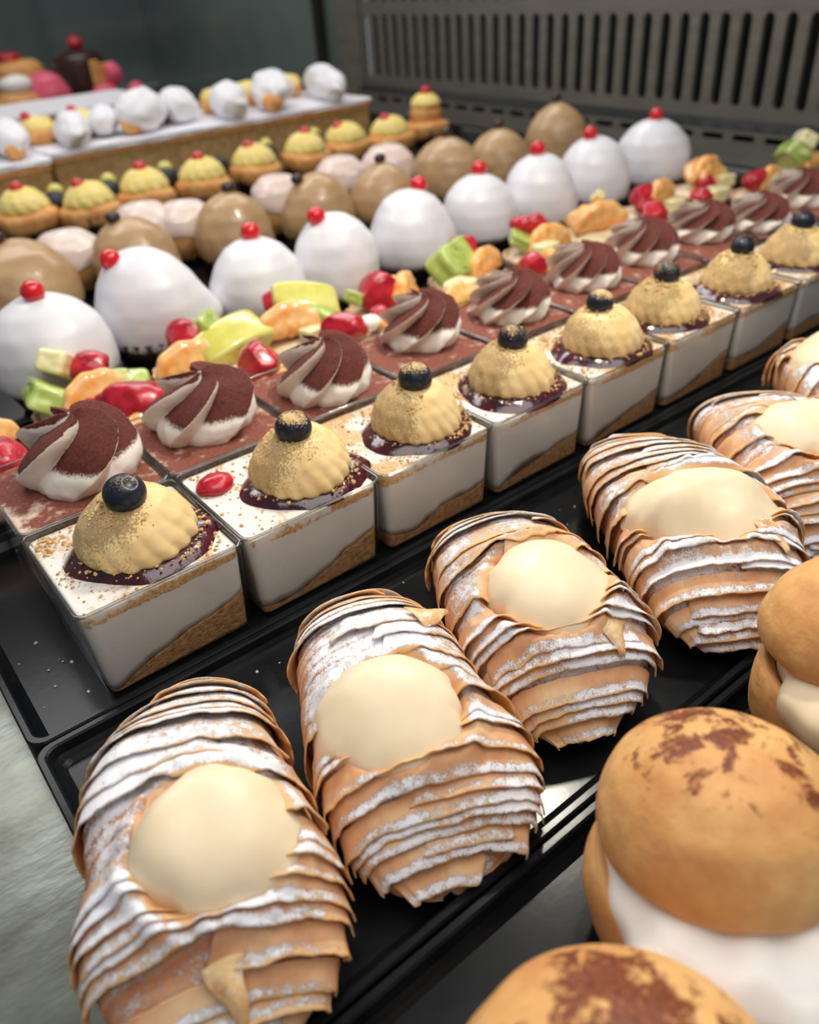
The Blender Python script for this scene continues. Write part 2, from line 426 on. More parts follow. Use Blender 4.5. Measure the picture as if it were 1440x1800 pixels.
# ------------------------------------------------------------------ flaky lobster-tail pastries
def sfogliatella(name, B, Fp, wl, wr, cream, seed, label, hts=(3.0, 3.9, 3.4), cream_h=1.0, ncr=0, bands=13, skew=.5, flakes=()):
    """B back end, Fp front end (x,y); wl / wr half widths at 5 stations; cream=(t, across, len, wid)"""
    B = np.array(B, float); Fp = np.array(Fp, float); d = Fp - B; Ln = np.linalg.norm(d); ang = math.atan2(d[1], d[0])
    root = thing(name, label, 'pastry', (B[0], B[1], 0), ang, 'sugared flaky pastries with cream')
    ST = [0, .25, .5, .75, 1]
    hst = [0, .18, .5, .85, 1]; hv = [hts[0] * .85, hts[0], hts[1], hts[2], hts[2] * .7]
    def sm(x, xs, ys):
        g = np.linspace(0, 1, 101); v = np.interp(g, xs, ys)
        for _ in range(60): v[1:-1] = (v[:-2] + 2 * v[1:-1] + v[2:]) / 4
        return np.interp(x, g, v)
    ct, ca, cl, cw = cream; ox, oy = ct * Ln, ca
    def surf(tt, ph, off, axial=0.0):
        """point on the body; off = outward offset"""
        tt = np.clip(tt, 0.0005, .9995); q2 = 2 * tt - 1
        endp = np.where(q2 < 0, np.clip(1 - np.abs(q2) ** 3.4, 0, 1) ** .5, np.clip(1 - np.abs(q2) ** 3.2, 0, 1) ** .55)
        endy = np.where(q2 < 0, np.clip(1 - np.abs(q2) ** 4.0, 0, 1) ** .5, np.clip(1 - np.abs(q2) ** 6.0, 0, 1) ** .5)
        zlow = np.where(q2 < 0, .5, .22)
        c, s = np.cos(ph), np.sin(ph)
        wk = np.where(c > 0, sm(tt, ST, wr), sm(tt, ST, wl)); hk = sm(tt, hst, hv)
        sq = (np.abs(c) ** 2.4 + np.abs(s) ** 2.4) ** (-1 / 2.4)
        base = np.stack(np.broadcast_arrays(tt * Ln, wk * c, hk * s * .5), -1)
        off = off + .22 * fbm(base, .33, seed + 4, 2)
        X = tt * Ln + axial + off * np.where(q2 > 0, np.abs(q2) ** 2 * 1.3, -np.abs(q2) ** 4 * .8)
        Y = (wk + off) * sq * endy * c
        Z = hk * .5 * (zlow + (1 - zlow) * endp) + (hk * .5 + off) * sq * endp * s
        Z = np.where(Z < .12, .12 - .02 * np.abs(Z - .12), Z)
        ex = (X - ox) / (cl * .5); ey = (Y - oy) / (cw * .5)
        wob = 1 + .22 * fbm(np.stack(np.broadcast_arrays(X, Y, X * 0), -1), .9, seed + 21, 3)
        rr = np.sqrt(ex ** 2 + ey ** 2) * wob
        top = sstep(.0, .25, s + 0 * tt)
        Z = Z - top * (1.15 * (1 - sstep(.55, 1.0, rr))) + top * .20 * np.exp(-((rr - 1.12) / .17) ** 2) * (1 + 1.3 * fbm(base, 1.8, seed + 8, 3))
        P = np.stack(np.broadcast_arrays(X, Y, Z), -1)
        return P, base, rr, top, s + 0 * tt
    # body under the leaves
    NU, NV = 240, 150
    t = np.linspace(0, 1, NU)[:, None]; tt = t - .02 * np.sin(2 * PI * t); ph = np.linspace(0, 2 * PI, NV, endpoint=False)[None]
    b0 = np.stack(np.broadcast_arrays(tt * Ln, np.cos(ph) * 2.5, np.sin(ph) * 1.8), -1)
    warp = .8 * fbm(b0 + seed * 7.7, .45, seed, 3)
    phase = 2.2 * bands * tt + warp + skew * np.cos(ph); fr = phase - np.floor(phase)
    saw = np.where(fr < .9, (fr / .9) ** 2, 1 - (fr - .9) / .1)
    P, base, rr, top, s_ = surf(tt, ph, -.16 + .04 * (saw - .5) + .04 * fbm(b0, 1.8, seed + 2, 3))
    nb = fbm(P, .6, seed + 31, 3); up_ = sstep(-.2, .75, s_)
    dust = .12 + .56 * up_ + .45 * nb - .15 * (fr < .15) - .5 * sstep(.10, .03, tt) - .9 * (1 - sstep(.86, 1.05, rr)) * top
    at = {'dust': dust, 'edge': .3 * (fr > .75) + 0 * dust, 'bake_shade': .35 + .5 * (fr < .3) + 0 * dust}  # recess shade put into the colour just past each lip
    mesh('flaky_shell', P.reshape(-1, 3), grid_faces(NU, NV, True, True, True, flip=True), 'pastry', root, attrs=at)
    # overlapping thin leaves with lifted, ragged front edges
    # leaves are spaced by arc length along the ridge line, so they also stack down the blunt front
    tq = 1 - (1 - np.linspace(0, 1, 600)) ** 2; tq = np.where(np.linspace(0, 1, 600) < .5, np.linspace(0, 1, 600) ** 2 * 2, 1 - 2 * (1 - np.linspace(0, 1, 600)) ** 2)
    ridge = surf(tq[:, None], np.array([[PI / 2 + .9]]), 0.0)[0][:, 0]
    arc = np.r_[0, np.cumsum(np.linalg.norm(np.diff(ridge, axis=0), axis=1))]; AL = arc[-1]
    fr_s = float(np.interp(.72, tq, arc))
    rnd = random.Random(seed); VV = []; FF = []; AD = []; AE = []; AB = []
    ss = []; q = .35
    while q < AL - .15:
        ss.append(q)
        q += (rnd.uniform(.42, 1.05) if q < fr_s else rnd.choice((rnd.uniform(.18, .34), rnd.uniform(.3, .75)))) * 10 / bands
    for k, s0 in enumerate(ss):
        isf = s0 > fr_s; t0 = float(np.interp(s0, arc, tq))
        full = rnd.random() < (.75 if isf else .5)
        e0 = .35 if not isf else .02 - .5 * max(0, (s0 - fr_s) / (AL - fr_s) - .5)
        p0 = -e0 if full else rnd.uniform(-e0, 1.2); p1 = PI + e0 if full else p0 + rnd.uniform(1.2, 2.4); p1 = min(p1, PI + e0)
        n, m = 130, 14
        phg = np.linspace(p0, p1, n)[None]; u = np.linspace(0, 1, m)[:, None]
        ragged = .11 * vnoise(np.stack([phg * 4, phg * 0 + k, phg * 0], -1), 1.3, seed + k) + .035 * vnoise(np.stack([phg * 12, phg * 0 + k, phg * 0], -1), 1.5, seed + k + 5)
        bend = skew * .40 * np.cos(phg) * (1 - .7 * t0) + .30 * vnoise(np.stack([phg, phg * 0 + k * .22, phg * 0], -1), .8, seed + 71) - .5 * np.cos(phg) ** 2 * (min(t0, .7) - .45)
        L = .95 if not isf else .6
        taper = sstep(0, .12, (phg - p0) / (p1 - p0)) * sstep(0, .12, (p1 - phg) / (p1 - p0)) if not full else 1 + 0 * phg
        sg = s0 + bend * (.35 if isf else 1) + (ragged * (1.0 if not isf else .55) - L * (1 - u)) * (taper * .8 + .2)
        tg = np.interp(np.clip(sg, .02, AL - .02), arc, tq)
        lift = (rnd.choice((.02, .035, .05, .07, .15)) if not isf else rnd.uniform(.09, .19)) * (1 + .6 * vnoise(np.stack([phg * 1.5, phg * 0 + k, phg * 0], -1), 1, seed + 80)) * taper
        off = -.06 + (lift + .06) * u ** 1.7 - .05 * sstep(.86, 1, u) * rnd.uniform(-1, 1)
        P, base, rr, top, s_ = surf(tg, phg, off)
        nb = fbm(P, .55, seed + 31, 3); up_ = sstep(.0, .8, s_)
        bv = rnd.uniform(-.12, .08)
        frontv = 1.0 if isf else 0.0
        back = 1 - sstep(.70, .84, tg)
        dust = .13 + up_ * (.62 * back + .34 * (1 - back)) + .50 * nb + bv - .45 * sstep(.10, .03, tg)
        dust = dust - .22 * frontv * (1 - sstep(.45, .8, u)) + .24 * frontv * sstep(.5, .8, u) - .10 * (1 - frontv) * (1 - sstep(.0, .4, u))
        dust = dust - .9 * (1 - sstep(.9, 1.08, rr)) * top - .25 * sstep(.90, .97, u + 0 * phg) 
        o = len(VV) // 1; o = sum(len(v) for v in VV)
        VV.append(P.reshape(-1, 3)); FF += [tuple(i + o for i in f) for f in grid_faces(m, n, False)]
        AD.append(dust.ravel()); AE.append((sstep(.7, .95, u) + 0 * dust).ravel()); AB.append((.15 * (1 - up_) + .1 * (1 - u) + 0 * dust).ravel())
    lv = mesh('flaky_leaves', np.concatenate(VV), FF, 'pastry', root, attrs={'dust': np.concatenate(AD), 'edge': np.concatenate(AE), 'bake_shade': np.concatenate(AB)})
    mm = lv.modifiers.new('solid', 'SOLIDIFY'); mm.thickness = .00035; mm.offset = 0
    # cream
    NR, NA = 44, 110
    rho = np.linspace(0.001, 1, NR)[:, None]; a = np.linspace(0, 2 * PI, NA, endpoint=False)[None]
    ca_, sa_ = np.cos(a), np.sin(a)
    Q = np.stack(np.broadcast_arrays(ca_ * 1.3, sa_ * 1.3, rho * 0 + seed), -1)
    out = 1.06 + .42 * fbm(Q, .8, seed + 41, 3) * sstep(.45, 1.1, rho)
    cx = ox + rho * out * ca_ * cl * .5; cy = oy + rho * out * sa_ * cw * .5
    hs = lambda q: sm(np.clip(q, 0, 1), hst, hv)
    hmid = hs(ct); slope = (hs(ct + .12) - hs(ct - .12)) / (.24 * Ln)
    wmid = max(sm(ct, ST, wl), sm(ct, ST, wr))
    ecr = np.clip(1 - np.abs(2 * cx / Ln - 1) ** 3.2, 0.05, 1) ** .55
    zz = hmid * .5 * (.3 + .7 * ecr) + hmid * .5 * ecr * np.sqrt(np.clip(1 - ((cy) / wmid) ** 2 * .8, .05, 1)) + slope * (cx - ox)
    P0 = np.stack(np.broadcast_arrays(cx, cy, cx * 0), -1)
    cz = zz - .22 + cream_h * .68 * (1 - rho ** 3.6) ** .8 + .45 * fbm(P0, .4, seed + 51, 2) * (1 - rho ** 4)
    if ncr: cz = cz + .16 * np.sin(cx * 1.6 + cy * .9 + seed) * (1 - rho ** 3) + .16 * fbm(P0, .8, seed + 52, 3) * (1 - rho ** 3)
    cz = cz - .25 * sstep(.9, 1, rho)
    C = np.stack(np.broadcast_arrays(cx, cy, cz), -1)
    mesh('pastry_cream', C.reshape(-1, 3), grid_faces(NR, NA, True, True, False), 'custard', root)
    for (ft, fa, size, rot) in flakes:
        n = 12; V = []
        w0 = wmid; h0 = float(hs(ft))
        for i in range(n):
            for j in range(n):
                u = i / (n - 1); v_ = j / (n - 1) - .5
                lx = size * (u - .4); ly = size * .9 * v_ * (1 - u * .9) + .06 * math.sin(7 * u + seed)
                ca2, sa2 = math.cos(rot), math.sin(rot)
                px = ft * Ln + lx * ca2 - ly * sa2; py = fa + lx * sa2 + ly * ca2
                e = max(.05, 1 - abs(2 * px / Ln - 1) ** 3.2) ** .55
                pz = h0 * .5 * (.3 + .7 * e) + h0 * .5 * math.sqrt(max(.02, 1 - (py / w0) ** 2)) * e + .22 + .05 * u + .05 * math.cos(v_ * 6)
                V.append((px, py, pz))
        fl = mesh('pastry_flake', V, grid_faces(n, n, False), 'flake', root)
        m = fl.modifiers.new('solid', 'SOLIDIFY'); m.thickness = .0003
    return root
FG = 'lobster_tail_pastry'
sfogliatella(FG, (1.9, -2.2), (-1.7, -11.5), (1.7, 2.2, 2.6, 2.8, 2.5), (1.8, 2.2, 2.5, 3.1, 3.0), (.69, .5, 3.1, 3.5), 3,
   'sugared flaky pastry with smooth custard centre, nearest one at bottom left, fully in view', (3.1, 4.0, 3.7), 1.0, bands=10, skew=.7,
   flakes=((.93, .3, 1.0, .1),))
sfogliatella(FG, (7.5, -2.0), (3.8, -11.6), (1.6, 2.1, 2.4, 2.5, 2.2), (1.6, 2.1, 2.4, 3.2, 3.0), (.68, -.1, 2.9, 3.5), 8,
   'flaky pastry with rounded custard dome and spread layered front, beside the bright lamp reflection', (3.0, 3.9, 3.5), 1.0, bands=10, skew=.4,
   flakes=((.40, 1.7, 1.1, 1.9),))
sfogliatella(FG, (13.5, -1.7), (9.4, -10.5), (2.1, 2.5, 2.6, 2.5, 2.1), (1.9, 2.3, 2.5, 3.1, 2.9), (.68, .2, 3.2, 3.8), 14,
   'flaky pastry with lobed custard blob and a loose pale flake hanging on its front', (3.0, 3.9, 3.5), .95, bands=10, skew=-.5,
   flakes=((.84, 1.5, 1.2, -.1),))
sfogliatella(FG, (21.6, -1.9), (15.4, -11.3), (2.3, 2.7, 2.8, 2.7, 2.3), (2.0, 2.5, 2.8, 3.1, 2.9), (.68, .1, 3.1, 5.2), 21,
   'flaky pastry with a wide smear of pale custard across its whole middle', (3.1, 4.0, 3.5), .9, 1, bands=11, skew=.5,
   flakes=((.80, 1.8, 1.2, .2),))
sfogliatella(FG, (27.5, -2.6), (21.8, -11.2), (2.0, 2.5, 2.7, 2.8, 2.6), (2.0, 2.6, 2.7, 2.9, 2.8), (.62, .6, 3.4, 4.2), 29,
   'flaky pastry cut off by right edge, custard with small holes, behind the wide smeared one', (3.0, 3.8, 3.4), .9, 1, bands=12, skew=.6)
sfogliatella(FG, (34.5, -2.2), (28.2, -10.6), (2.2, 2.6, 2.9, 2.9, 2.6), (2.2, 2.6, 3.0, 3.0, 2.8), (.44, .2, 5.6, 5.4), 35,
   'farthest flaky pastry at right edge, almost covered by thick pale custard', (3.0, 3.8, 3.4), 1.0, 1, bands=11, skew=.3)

# ------------------------------------------------------------------ dessert cups
CW = 5.434; CH = 3.54
def clear_cup(parent):
    prof = [(.26, 0), (.20, .06), (.03, CH - .06), (-.0, CH - .05), (-.0, CH), (.09, CH), (.11, CH - .06), (.28, .16), (.34, .12)]
    h = CW / 2 - .02
    rings = [[(x, y, z) for x, y in rrect(h - d, h - d, .3 - d * .3, 4)] for d, z in prof]
    V, F = loft(rings); n = len(rings[0]); L = len(rings)
    F.append(tuple(range((L - 1) * n, L * n))); F.append(tuple(range(n))[::-1])
    o = mesh('plastic_cup', V, F, 'clear', parent, (0, 0, 0.0), smooth=False)
    rings = [[(x, y, z) for x, y in rrect(h - d, h - d, .3, 4)] for d, z in ((-.005, CH - .07), (-.012, CH - .02), (-.004, CH + .012), (.035, CH + .016), (.075, CH + .01), (.08, CH - .05), (-.005, CH - .07))]
    V, F = loft(rings); mesh('cup_rim', V, F, 'rim', o)
    return o
def cup_fill(parent, name, z0f, z1f, mat, seed, attrs=None, side_n=60, top=True, nz=10):
    """block filling the cup between two height functions of (x,y)"""
    def ring(z, ztop_frac):
        pass
    h = CW / 2 - .02
    pts = np.array(rrect(1, 1, .1, 4))  # unit
    # resample perimeter
    p = np.vstack([pts, pts[:1]]); d = np.r_[0, np.cumsum(np.linalg.norm(np.diff(p, axis=0), axis=1))]
    s = np.linspace(0, d[-1], side_n * 4, endpoint=False)
    U = np.stack([np.interp(s, d, p[:, 0]), np.interp(s, d, p[:, 1])], 1)
    rows = []
    def hw(z): return h - .31 + (z / CH) * .17
    for k in range(nz):
        q = k / (nz - 1)
        z0 = z0f(U * h); z1 = z1f(U * h); z = z0 + (z1 - z0) * q
        w = hw(z)
        rows.append(np.stack([U[:, 0] * w, U[:, 1] * w, z], 1))
    if top:
        for q in (.985, .95, .9, .83, .75, .65, .55, .45, .35, .25, .15, .05, .01):
            XY = U * q * h * .955; z = z1f(XY) + .02
            rows.append(np.stack([XY[:, 0], XY[:, 1], z], 1))
    P = np.array(rows); V = P.reshape(-1, 3)
    at = attrs(V) if attrs else None
    return mesh(name, V, grid_faces(len(rows), side_n * 4, True, True, True), mat, parent, attrs=at)
def n3(XY, f, s): return fbm(np.concatenate([XY, np.full((len(XY), 1), s * 1.7)], 1), f, s, 3)
def rosette(parent, name, c, R, H, mat, seed, flutes=15, dust0=.34, twist=.5, dustside=(-.8, .5), peak=.0, deep=.036):
    prof = dense([(.05, H), (.30 * R, H * .985), (.60 * R, H * .86), (.85 * R, H * .60), (.98 * R, H * .32), (1.0 * R, H * .12), (.9 * R, 0)][::-1], 56)
    def fn(Rr, Z, T):
        k = Z / H
        fl = np.abs(np.sin(flutes * .5 * (T + twist * k * 1.2)))
        P = np.stack([Rr * np.cos(T), Rr * np.sin(T), Z], -1)
        amp = deep * (.12 + .9 * (1 - k) ** 2.2)
        Rr = Rr * (1 - amp + 2 * amp * fl) * (1 + .07 * fbm(P, .5, seed, 2)) + .03 * fbm(P, 3, seed + 1, 2)
        return Rr, Z + .10 * fbm(P, .8, seed + 2, 3)
    def at(P, Rr, Z, T):
        ds = (P[..., 0] * dustside[0] + P[..., 1] * dustside[1]) / R
        return {'dust': dust0 + .36 * ds + .26 * fbm(P, .8, seed + 7, 2) + .12 * (Z / H)}
    return lathe(name, prof, 150, mat, parent, c, fn, attrs=at)
def crumbs(parent, pts, seed, smin=.02, smax=.07, mat='crumb', name='biscuit_crumbs'):
    rnd = random.Random(seed); V0, F0 = ico(1); parts = []
    for (x, y, z) in pts:
        s = rnd.uniform(smin, smax) * (1.6 if rnd.random() < .08 else 1)
        W = V0 * (1 + .35 * np.array([rnd.uniform(-1, 1) for _ in range(len(V0))])[:, None]) * s * np.array([1, rnd.uniform(.7, 1.2), rnd.uniform(.6, 1)])
        parts.append(((W + np.array([x, y, z])).tolist(), F0))
    V, F = join(parts); return mesh(name, V, F, mat, parent, smooth=False, kind='stuff')
def blueberry(parent, c, r, seed, dusty):
    def fn(P, V):
        a = np.sqrt(V[:, 0] ** 2 + (V[:, 1] + .0) ** 2)
        # crown dimple on the camera side top
        d = np.array([.25, -.55, .8]); d /= np.linalg.norm(d); k = V @ d
        return P * (1 - .16 * sstep(.93, .985, k) + .04 * np.exp(-((k - .90) / .025) ** 2))[:, None]
    return blob('blueberry', (r, r, r * .92), 'blueberry', parent, c, 4, .02, 1, seed, fn=fn,
                attrs=lambda P, V: {'dust': dusty + .36 * V[:, 2] + .25 * fbm(V, 1.1, seed, 2)})
def jam(parent, c, R, seed, squash=1.0):
    NR, NA = 24, 90
    rho = np.linspace(.02, 1, NR)[:, None]; a = np.linspace(0, 2 * PI, NA, endpoint=False)[None]
    Q = np.stack(np.broadcast_arrays(np.cos(a) * 1.5, np.sin(a) * 1.5, a * 0 + seed), -1)
    out = R * (1 + .17 * fbm(Q, .9, seed, 2))
    x = rho * out * np.cos(a); y = rho * out * np.sin(a) * squash
    z = .42 * (1 - rho ** 6) + .05 * fbm(np.stack(np.broadcast_arrays(x, y, x * 0), -1), 1.2, seed, 2) * (1 - rho ** 3)
    P = np.stack(np.broadcast_arrays(x, y, z), -1)
    return mesh('berry_jam', P.reshape(-1, 3), grid_faces(NR, NA, True, True, False), 'jam', parent, c)

cup_labels = [
 'square cheesecake cup at left end of front row, big plain blueberry and wide jam pool',
 'square cheesecake cup second from the left end, blueberry thickly sprinkled with crumbs',
 'square cheesecake cup third from the left end, between first flaky pastries and tall cocoa swirls',
 'square cheesecake cup fourth from the left end, behind the third flaky pastry',
 'square cheesecake cup fifth from the left end, blueberry leaning right on rough crumbed custard',
 'square cheesecake cup sixth from the left end, behind the wide smeared flaky pastry',
 'square cheesecake cup seventh from the left end, small neat custard mound with bare blueberry',
 'square cheesecake cup at the far right end, partly cut by the right edge']
berry_xy = [(3.0, 2.55), (8.8, 2.3), (14.05, 2.25), (19.15, 2.3), (24.7, 2.2), (29.5, 2.5), (35.1, 2.2), (40.9, 2.3)]
ros_R = [1.88, 1.80, 1.76, 1.74, 1.82, 1.74, 1.68, 1.76]
for i in range(8):
    cx = (i + .5) * CW; cy = CW / 2
    root = thing('cheesecake_cup', cup_labels[i], 'dessert', (cx, cy, .02), 0, 'blueberry cheesecake cups in the front row')
    clear_cup(root)
    sd = 100 + i * 7
    tiltx = [.28, .22, .12, .16, .2, .22, .1, .15][i]
    bz = lambda XY, sd=sd, tl=tiltx: np.clip(.85 + tl * XY[:, 0] + .45 * n3(XY, .6, sd) + .10 * n3(XY, 3.5, sd + 1), .16, 2.2)
    tz = lambda XY, sd=sd: CH - .22 + .05 * n3(XY, .6, sd + 3) + .02 * n3(XY, 3, sd + 4)
    cup_fill(root, 'biscuit_base', lambda XY: np.full(len(XY), .14), bz, 'biscuit', sd, top=False)
    def ca(V, sd=sd, xt=(.14 if i >= 2 else .03)):
        nz = sstep(CH - .8, CH - .2, V[:, 2])
        side = sstep(1.2, 2.4, np.abs(V[:, 0]) ) * .25
        side = (np.maximum(np.abs(V[:, 0]), np.abs(V[:, 1])) > 2.25) & (V[:, 2] < CH - .24)
        return {'dust': -.10 + xt * (1 - side) + .16 * side * nz + .46 * nz + .30 * fbm(V, .8, sd + 6, 2) + side * nz + .12 * sstep(0, 2, V[:, 1]) * nz}
    cup_fill(root, 'cheesecake_cream', lambda XY, b=bz: b(XY) + .005, tz, 'cheesecake', sd, attrs=ca)
    bx, by = berry_xy[i]; rx, ry = bx - cx + (.15 if i else 0), by - cy
    rnd = random.Random(sd)
    jx, jy = rx + .1, ry - .05
    jam(root, (jx, jy, CH - .23), min(ros_R[i] * 1.38, 2.35), sd, .92)
    rosette(root, 'piped_custard', (rx, ry, CH - .08), ros_R[i], 1.85, 'rosette', sd, flutes=[17, 19, 21, 17, 19, 20, 18, 17][i])
    br = [.65, .63, .64, .62, .6, .62, .58, .6][i]
    bo = [(-.1, -.35), (-.1, -.2), (.0, -.1), (.0, -.1), (-.15, .1), (.0, .0), (.05, .0), (.0, .0)][i]
    blueberry(root, (rx + bo[0], ry + bo[1], CH + 1.72 + br * .4), br, sd, [.12, .28, .22, .22, .30, .24, .05, .0][i])
    pts = []
    cl_ = [(rnd.uniform(-2.3, 2.4), rnd.uniform(-2.4, 2.4)) for _ in range(9)] + [(1.9, -1.6), (2.2, -.4), (.4, -2.35), (2.0, 1.5)]
    for _ in range(1100):
        if rnd.random() < .72:
            q = rnd.choice(cl_); x = q[0] + rnd.gauss(0, .28); y = q[1] + rnd.gauss(0, .28)
            if max(abs(x), abs(y)) > 2.45: continue
        else: x = rnd.uniform(-2.45, 2.45); y = rnd.uniform(-2.45, 2.45)
        dd = math.hypot(x - rx, y - ry)
        pr = .12 + .75 * sstep(.5, 2.4, np.array(abs(x))) * (1 if x > 0 else .45) + .3 * (y > 0)
        if dd > ros_R[i] * 1.22 and rnd.random() < pr: pts.append((x, y, CH - .18))
    for _ in range(200):  # crumbs lying on the jam and on the custard
        a = rnd.uniform(0, 2 * PI); q = rnd.uniform(1.02, 1.2) * ros_R[i]
        if math.cos(a - .3) > -.2 or rnd.random() < .25: pts.append((rx + q * math.cos(a), ry + q * math.sin(a), CH + .12))
    for _ in range(420):
        a = rnd.uniform(0, 2 * PI); k = rnd.uniform(.2, .95)
        x, y = rx + ros_R[i] * .93 * math.sqrt(1 - k * k) * math.cos(a), ry + ros_R[i] * .93 * math.sqrt(1 - k * k) * math.sin(a)
        if (-.8 * math.cos(a) + .5 * math.sin(a)) > rnd.uniform(-.9, .7): pts.append((x, y, CH + 1.95 * k - .02))
    crumbs(root, pts, sd)
    if i in (0, 1):
        ox, oy = [(1.45, 1.35), (-1.75, 1.2)][i]
        blob('raspberry_piece', (.7, .6, .35), 'raspberry', root, (ox, oy, CH - .05), 3, .15, 1.4, sd)

# cocoa topped cups behind
def swirl(parent, c, R, H, seed, lean=(0, 0), blades=5, tw=1.5, dust=1.0):
    prof = dense([(.93 * R, 0), (1.0 * R, .12 * H), (1.02 * R, .30 * H), (.95 * R, .50 * H), (.86 * R, .68 * H), (.70 * R, .84 * H), (.46 * R, .94 * H), (.16 * R, 1.0 * H), (.02, 1.0 * H)], 96)
    NT_ = 220
    R_, Z_, T_ = lathe_arr(prof, NT_)
    k = Z_ / H; rk = 1 - np.clip(R_ / R, 0, 1)
    u = np.linspace(0, 1, len(prof))[:, None]
    ph = blades * T_ - blades * tw * (u ** 1.1) + .9 * np.sin(T_ + seed) + .3 * seed
    f = (ph / (2 * PI)) % 1.0
    # asymmetric ridge: long slope then sharp overhanging lip
    w = np.where(f < .72, (f / .72) ** 1.3, ((1 - f) / .28) ** .8)
    P0 = np.stack([R_ * np.cos(T_), R_ * np.sin(T_), Z_], -1)
    deep = (.12 + .22 * sstep(.05, .5, u)) * (1 - .6 * sstep(.88, 1, u))
    Rn = R_ * (1 + deep * (w - .55) * 1.5) * (1 + .07 * fbm(P0, .5, seed, 2))
    Rn = Rn + .03 * np.sin(14 * T_ + 6 * u) * (1 - sstep(0, .25, u))
    Rn = Rn + .05 * fbm(P0, 2.2, seed + 6, 3)
    Zn = Z_ + .30 * (w - .5) * sstep(.2, .8, u) * (1 - .6 * sstep(.9, 1, u)) + .05 * fbm(P0, 1.2, seed + 3, 2)
    X = Rn * np.cos(T_) + lean[0] * k ** 1.5; Y = Rn * np.sin(T_) + lean[1] * k ** 1.5
    P = np.stack([X, Y, Zn], -1)
    du = np.gradient(P, axis=0); dv = np.roll(P, -1, 1) - np.roll(P, 1, 1)
    N = np.cross(dv, du); N /= np.linalg.norm(N, axis=-1, keepdims=True) + 1e-9
    nz = N[..., 2]
    d = dust * (-.26 + 1.15 * sstep(.02, .50, nz) * sstep(.12, .40, u) + .25 * sstep(.55, .85, u) + .30 * fbm(P, .8, seed + 5, 3))
    return mesh('cream_swirl', P.reshape(-1, 3), grid_faces(len(prof), NT_, True, True, True), 'swirl', parent, c, attrs={'dust': d})
sw_xy = [(3.2, 8.3), (8.3, 8.6), (13.5, 7.7), (19.8, 8.9), (25.0, 8.3), (31.0, 8.6), (36.6, 9.0), (41.8, 9.0), (45.6, 7.6), (52.4, 8.6)]
sw_lab = [
 'cocoa dusted cup at left edge with tall tilted cream swirl, leftmost of its row',
 'cocoa dusted cup second from the left, cream swirl almost covered in cocoa on top',
 'cocoa dusted cup third from the left, swirl with dark curled cap behind crumbed blueberry cup',
 'cocoa dusted cup fourth from the left, small neat white based swirl',
 'cocoa dusted cup fifth from the left, swirl with long thin ridges',
 'cocoa dusted cup sixth from the left, pale blurred swirl in front of the orange tartlet',
 'cocoa dusted cup seventh from the left, swirl with brown streaked top',
 'cocoa dusted cup eighth from the left, swirl just below a red raspberry',
 'cocoa dusted cup ninth from the left, low swirl near the right edge',
 'farthest cocoa dusted cup at the right edge, below the green kiwi']
for i in range(10):
    cx = (i + .5) * CW; cy = CW * 1.5 + .03; sd = 300 + i * 11
    root = thing('tiramisu_cup', sw_lab[i], 'dessert', (cx, cy, .02), 0, 'cocoa dusted cups in the second row')
    clear_cup(root)
    cup_fill(root, 'cream_filling', lambda XY: np.full(len(XY), .14), lambda XY, sd=sd: CH - .42 + .03 * n3(XY, .6, sd), 'tira_side', sd, top=False)
    def ba(V, sd=sd):
        e = np.maximum(np.abs(V[:, 0]), np.abs(V[:, 1]))
        return {'bare': sstep(2.2, 2.6, e) * .25 + (.35 * sstep(-.5, -2.5, V[:, 0]) * sstep(1, -2, V[:, 1]) if sd == 300 else 0) }
    cup_fill(root, 'cocoa_layer', lambda XY, sd=sd: CH - .41 + .03 * n3(XY, .6, sd), lambda XY, sd=sd: CH - .2 + .05 * n3(XY, .9, sd), 'cocoa', sd, attrs=ba, nz=4)
    sx, sy = sw_xy[i]; dx = max(-1.0, min(1.0, sx - cx)); dy = max(-.9, min(.9, sy - cy))
    R = [1.95, 2.05, 1.8, 1.75, 1.8, 1.8, 1.85, 1.8, 1.7, 1.8][i]; H = [2.45, 2.2, 2.2, 2.2, 2.05, 2.0, 2.0, 1.95, 1.8, 1.95][i]
    rnd = random.Random(sd)
    swirl(root, (dx, dy, CH - .17), R, H, sd, lean=(rnd.uniform(-.1, .35), rnd.uniform(-.2, .3)), blades=[5, 5, 6, 7, 8, 8, 8, 8, 8, 8][i], tw=rnd.uniform(1.9, 2.3))

# ------------------------------------------------------------------ fruit pieces
def orange_seg(parent, c, L, r, rz, seed, tilt=(0, 0), mat='orange', name='orange_segment', bend=1.0):
    nu, nv = 36, 24
    u = np.linspace(0, 1, nu)[:, None]; a = np.linspace(0, 2 * PI, nv, endpoint=False)[None]
    th = (u - .5) * 1.9 * bend; Rr = L / 1.9 / max(bend, .2)
    pr = r * np.sin(np.clip(u, .015, .985) * PI) ** .5
    ca, sa = np.cos(a), np.sin(a)
    rad = pr * (1 + .20 * np.cos(3 * (a - PI)) + .04 * np.sin(9 * u * PI + 2 * a))
    P0 = Rr + rad * ca * .9
    X = np.sin(th) * P0; Y = (np.cos(th) * P0 - Rr); Z = rad * sa * 1.0 + r * .0
    P = np.stack(np.broadcast_arrays(X, Y, Z), -1); P = P * (1 + .10 * fbm(P, 1.0, seed, 3))[..., None]
    Pm = P.reshape(-1, 3) @ np.array(Matrix.Rotation(tilt[0], 3, 'X') @ Matrix.Rotation(tilt[1], 3, 'Y')).T
    return mesh(name, Pm, grid_faces(nu, nv, True, True, True, flip=True), mat, parent, c, rz)
